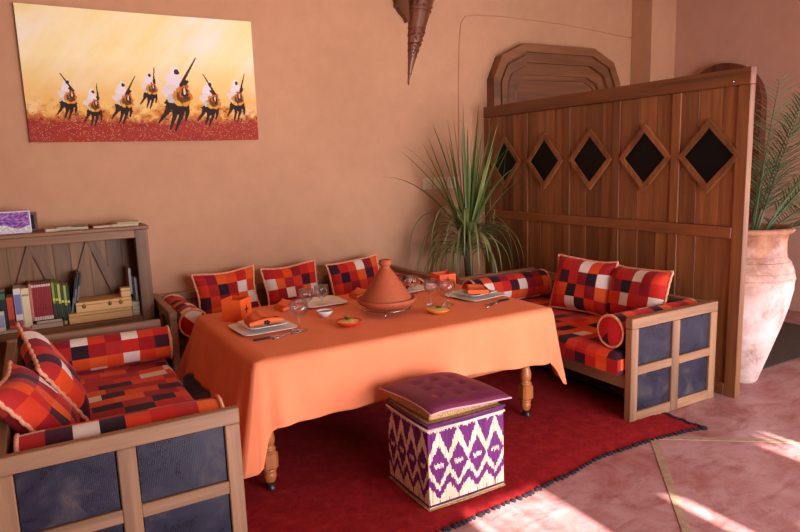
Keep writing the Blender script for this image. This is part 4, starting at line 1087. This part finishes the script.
book('thick white paperback with a blue printed spine', -.207, .045, .285, .19, (222, 208, 196), 5.155, 0, z=zz, bands=[(.35, .85, (120, 120, 170)), (.05, .2, (150, 80, 80))])
book('thick cream paperback next to the white one', -.160, .048, .28, .19, (232, 206, 160), 5.155, 0, z=zz, bands=[(.8, .85, (160, 140, 90))])
flatbook('flat white bound book under the red set', -.115, .082, 5.12, 5.32, ZS, .030, (216, 180, 170), -.02, name='book')
flatbook('flat dark rimmed book upon the white bound book', -.085, .080, 5.135, 5.32, ZS+.031, .022, (96, 60, 54), -.02, name='book')
zz = ZS+.054
book('thin pale pink book beside the red set', -.110, .016, .268, .19, (206, 120, 104), 5.16, 0, z=zz)
for k in range(8):
    book('slim red volume with white head and tail bands, one of a matching set', -.094+k*.0150, .0142, .262, .19, (150, 30, 34), 5.16+.0007*k, 0, z=zz, group='matching slim red volumes', bands=[(.0, .10, (224, 196, 180)), (.92, .985, (224, 196, 180)), (.3, .32, (120, 20, 24))])
for k, col in enumerate(((150, 152, 40), (60, 90, 40), (196, 186, 60), (44, 66, 52), (170, 170, 50), (40, 56, 40))):
    book(('olive', 'moss green', 'bright yellow', 'dark teal', 'lime yellow', 'deep green')[k]+' spined book in the yellow and green row', .030+k*.0185, .017, .262-.006*(k % 3), .19, col, 5.16+.002*(k % 2), .0, z=zz if k < 3 else zz-.022, group='yellow and green books', bands=[(.0, .42, (34, 52, 40)), (.5, .56, (226, 220, 90))])
flatbook('small dark book under the yellow and green row', .086, .112, 5.15, 5.33, ZS, .031, (60, 44, 38), 0, name='book')
for k in range(3):
    book(('black magazine leaning on the green books', 'dark magazine with white speckled spine leaning', 'charcoal folder leaning by the wooden boxes')[k], .132+k*.017, .014, .300-.008*k, .2, ((24, 20, 24), (40, 34, 36), (30, 26, 26))[k], 5.17, .19, z=ZS+.078 if k else ZS+.04, bands=[(.1+.1*k, .5+.1*k, (120, 112, 110))], group='dark leaning magazines')
def wbox(label, x0, x1, z0, z1, y0=5.125, y1=5.34, clasps=()):
    root = thing('wooden_box', label, 'box', 'pale wooden boxes on the shelf', loc=((x0+x1)/2, (y0+y1)/2, z0)); zs = z0+(z1-z0)*.7
    part(MB().box(x0, x1, y0, y1, z0, zs-.001, .003), 'box_body', M['light_wood'], root); part(MB().box(x0, x1, y0, y1, zs+.001, z1, .003), 'lid', M['light_wood'], root)
    for cxx in clasps:
        mb = MB().lathe([(0, -.004), (.012, -.004), (.014, 0), (.006, .003), (0, .003)], 10, mat=Matrix.Translation((cxx, y0, zs-.01)) @ Matrix.Rotation(PI/2, 4, 'X')); mb.box(cxx-.005, cxx+.005, y0-.006, y0, zs-.005, zs+.014, .001)
        part(mb, 'clasp', M['lantern'], root)
wbox('long pale wooden box, lower of the stacked pair on the shelf', .118, .548, ZS, ZS+.075)
wbox('shorter pale wooden box with metal clasps, upper of the stacked pair', .172, .552, ZS+.076, ZS+.150, 5.13, 5.34, (.225, .40, .475))
wbox('small square pale wooden box on top of the clasped box', .482, .55, ZS+.151, ZS+.22, 5.14, 5.22)
for k in range(4): flatbook('small white booklet in the low pile beside the wooden boxes', .556, .609, 5.16, 5.33, ZS+k*.026, .024, (214, 206, 190), 0, group='white booklets in a low pile', name='book')
for k in range(3):
    book(('grey ring binder against the right end of bookcase', 'pale binder with black spine edge at the bookcase end', 'white binder closest to the bookcase post')[k], .553+k*.019, .018, .2-.01*k, .15, ((150, 140, 134), (30, 26, 28), (190, 182, 172))[k], 5.19, .0, z=ZS+.105 if k else ZS+.16, group='binders at the bookcase end')
# on top
TZB = 1.2585
pc = thing('postcard_stand', 'purple and white flower photograph standing on the bookcase top', 'photograph', loc=(-.16, 5.2, TZB))
m = Matrix.Translation((-.16, 5.2, TZB)) @ Matrix.Rotation(-.14, 4, 'X')
part(MB().box(-.115, .115, 0, .006, 0, .155, .001, col=lin((232, 222, 230)), mat=m), 'print_border', M['paper'], pc)
rp = random.Random(9)
def pcol(u, v):
    b_ = math.sin(u*19+3*math.sin(v*11))*math.cos(v*17+2*math.sin(u*13)); k_ = min(4, max(0, int((b_+1)*2.5+rp.uniform(-.6, .6))))
    if v < .28+.1*math.sin(u*7): return lin([(206, 196, 190), (180, 170, 160), (222, 214, 214), (230, 222, 220), (196, 180, 186)][k_])
    return lin([(84, 40, 110), (116, 60, 150), (150, 96, 180), (150, 56, 100), (176, 140, 200)][k_])
mb = MB().grid(lambda u, v: (-.108+.216*u, -.0008, .007+.141*v), 60, 38, pcol, False, m); part(mb, 'print', M['paper'], pc)
df = thing('dark_frame', 'small dark wooden picture frame behind the purple flower photograph', 'picture frame', loc=(-.075, 5.27, TZB)); m = Matrix.Translation((-.075, 5.28, TZB)) @ Matrix.Rotation(-.12, 4, 'X')
for a in ((-.07, .07, 0, .02), (-.07, .07, .12, .14), (-.07, -.05, .02, .12), (.05, .07, .02, .12)): part(MB().box(a[0], a[1], 0, .012, a[2], a[3], .002, mat=m), 'frame_bar', M['door_wood_z'], df)
part(MB().box(-.05, .05, .004, .010, .02, .12, .001, mat=m), 'backing', M['inset'], df)
flatbook('white booklet lying on the bookcase top beside the dark frame', .03, .12, 5.13, 5.27, TZB, .018, (204, 180, 156), .1, group='magazines on the bookcase top')
flatbook('grey-green magazine on the bookcase top', .11, .32, 5.14, 5.38, TZB, .020, (130, 128, 108), -.06, group='magazines on the bookcase top')
flatbook('white leaflet laid over the grey-green magazine', .10, .20, 5.115, 5.20, TZB+.0205, .005, (206, 190, 172), .2, group='magazines on the bookcase top')
flatbook('maroon magazine on the bookcase top', .335, .47, 5.14, 5.36, TZB, .018, (128, 56, 44), .08, group='magazines on the bookcase top')
flatbook('yellow-green magazine at the end of the bookcase top', .475, .66, 5.13, 5.37, TZB, .020, (176, 160, 92), -.05, group='magazines on the bookcase top')
flatbook('open pale magazine on the yellow-green one', .50, .67, 5.15, 5.36, TZB+.0205, .008, (206, 180, 130), .08, group='magazines on the bookcase top')

# ---------------------------------------------------------------- sword-leaf plant in the corner
def blade(mb, base, d0, L, w_, droop, n=9, twist=0, fold=.25, corner=False):
    p = Vector(base); d = Vector(d0).normalized(); side = d.cross(Vector((0, 0, 1)))
    if side.length < .05: side = Vector((1, 0, 0))
    side.normalize(); side = (Matrix.Rotation(twist, 3, d) @ side); vs = []
    st_ = L/n
    for k in range(n+1):
        t = k/n; ww = w_*(.55+.45*min(1, t*5))*(1-t**1.7)**.8+.0006; nrm = side.cross(d).normalized()
        vs += [p-side*ww/2, p-nrm*ww*fold, p+side*ww/2]
        p = p+d*st_; d = (d+Vector((0, 0, -droop*st_*(1+2.2*t)))).normalized()
        if corner:                                                    # bends away from the screen and the walls
            if p.x > 3.88: d.x = min(d.x, .02); p.x = min(p.x, 3.925)
            if p.y > 5.34: d.y = min(d.y, .02); p.y = min(p.y, 5.40)
    fs = []
    for k in range(n): a = 3*k; fs += [(a, a+1, a+4, a+3), (a+1, a+2, a+5, a+4)]
    mb.add(vs, fs, None, True)
pl = thing('sword_leaf_plant', 'tall potted plant with long narrow sword leaves in the corner beside the screen', 'plant', loc=(3.50, 4.88, 0)); px, py = 3.50, 4.88
part(MB().lathe([(0, 0), (.13, 0), (.17, .30), (.185, .32), (.185, .36), (.165, .36), (.155, .33), (0, .33)], 28, (px, py, 0)), 'pot', M['pot'], pl)
part(MB().lathe([(0, .335), (.155, .332)], 20, (px, py, 0)), 'soil', M['soil'], pl)
part(MB().tube([(px, py, .32), (px+.01, py, .6), (px, py+.01, .92)], [.045, .04, .05], 10), 'stem', M['trunk'], pl)
rp = random.Random(12)
for k in range(46):
    a = k*2.399+rp.uniform(-.3, .3); el = rp.uniform(1.08, 1.53) if k % 5 else rp.uniform(.75, 1.05); L = rp.uniform(.85, 1.26)
    d = Vector((math.cos(a)*math.cos(el), math.sin(a)*math.cos(el)*.5-.04, math.sin(el))); mb = MB(); blade(mb, (px+.02*math.cos(a), py+.02*math.sin(a), .88+.14*rp.random()), d, L, rp.uniform(.024, .040), rp.uniform(.0, .25) if k % 5 else rp.uniform(.3, .9), 10, rp.uniform(-1, 1), corner=True)
    part(mb, 'leaf', M['leaf'], pl)
for k in range(74):
    a = k*2.399+1; el = rp.uniform(.35, 1.25); L = rp.uniform(.65, 1.05)
    d = Vector((math.cos(a)*math.cos(el), math.sin(a)*math.cos(el)*.55-.06, math.sin(el))); mb = MB(); blade(mb, (px+.02*math.cos(a), py+.02*math.sin(a), .74+.26*rp.random()), d, L, rp.uniform(.020, .032), rp.uniform(2.4, 4.4), 14, rp.uniform(-.5, .5), corner=True)
    part(mb, 'leaf', M['leaf_dry'], pl)

# ---------------------------------------------------------------- clay urn with palm
ux, uy = 4.36, 2.68
ur = thing('clay_urn', 'tall whitewashed clay urn with a ribbed neck beside the end of the screen', 'urn', loc=(ux, uy, 0))
prof = [(r_*1.0, z_*1.032) for r_, z_ in [(0, 0), (.10, 0), (.115, .02), (.15, .12), (.20, .26), (.255, .42), (.295, .56), (.318, .68), (.322, .76), (.31, .82), (.285, .87), (.262, .895), (.258, .93), (.256, 1.0), (.262, 1.045), (.29, 1.062), (.302, 1.076), (.298, 1.092), (.27, 1.098), (.245, 1.085), (.235, 1.05), (.22, .95), (0, .93)]]
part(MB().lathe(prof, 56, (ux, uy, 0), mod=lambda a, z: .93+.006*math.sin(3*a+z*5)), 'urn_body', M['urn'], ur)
def ring(z, r, t): return MB().tube([(ux+r*.93*math.cos(k*PI/28), uy+r*.93*math.sin(k*PI/28), z*1.032) for k in range(56)], t, 6, closed=True)
for z, r, t in ((.755, .320, .008), (.80, .311, .007), (.865, .285, .008), (.905, .259, .006)): part(ring(z, r, t), 'rib', M['urn'], ur)
part(MB().lathe([(0, .99), (.12, .985), (.21, .975)], 24, (ux, uy, 0)), 'soil', M['soil'], ur)
pm = thing('palm_plant', 'feathery grey-green palm growing out of the clay urn', 'plant', loc=(ux, uy, .99))
rp = random.Random(3)
def frond(az, el, L, droop, seed):
    r_ = random.Random(seed); p = Vector((ux+.03*math.cos(az), uy+.03*math.sin(az), .975)); d = Vector((math.cos(az)*math.cos(el), math.sin(az)*math.cos(el), math.sin(el))); n = 22; pts = [p.copy()]; ds = [d.copy()]
    for k in range(n):
        p = p+d*L/n; d = (d+Vector((0, 0, -droop*L/n*(k/n+.2)))).normalized(); pts.append(p.copy()); ds.append(d.copy())
    root = part(MB().tube(pts, [.009*(1-k/(n+1)*.8) for k in range(n+1)], 5), 'frond', M['palm'], pm)
    mb = MB()
    for k in range(5, n+1):
        for h in (0, .5):
            t = (k+h)/n; q = pts[min(k, n)].lerp(pts[min(k+1, n)], h); dd = ds[k]; sd = dd.cross(Vector((0, 0, 1))).normalized()
            ll = L*.30*math.sin(PI*min(1, .18+.80*t))**.8+.03
            for sg in (1, -1):
                dv = (dd*.55+sd*sg*.8+Vector((0, 0, .12+r_.uniform(-.1, .1)))).normalized(); blade(mb, q, dv, ll*r_.uniform(.85, 1.1), .011, 1.6, 4, r_.uniform(-.4, .4), .2)
    o = mb.build('leaflets', M['palm'], kind='stuff'); o.parent = root; o.data.transform(Matrix.Translation(-Vector(pm.location)))
for k, (az, el, L, dr) in enumerate(((.15, 1.05, 1.3, .6), (-.55, .95, 1.2, .9), (.75, 1.15, 1.3, .6), (-.2, .60, 1.0, 1.2), (1.4, 1.25, 1.2, .5), (-1.1, 1.1, 1.1, .9), (.45, .8, 1.15, 1.1), (.1, 1.35, 1.2, .35), (-.45, 1.30, 1.2, .4), (-.9, .6, .9, 1.7), (.3, .35, .8, 1.6))):
    frond(az, el, L, dr, k)
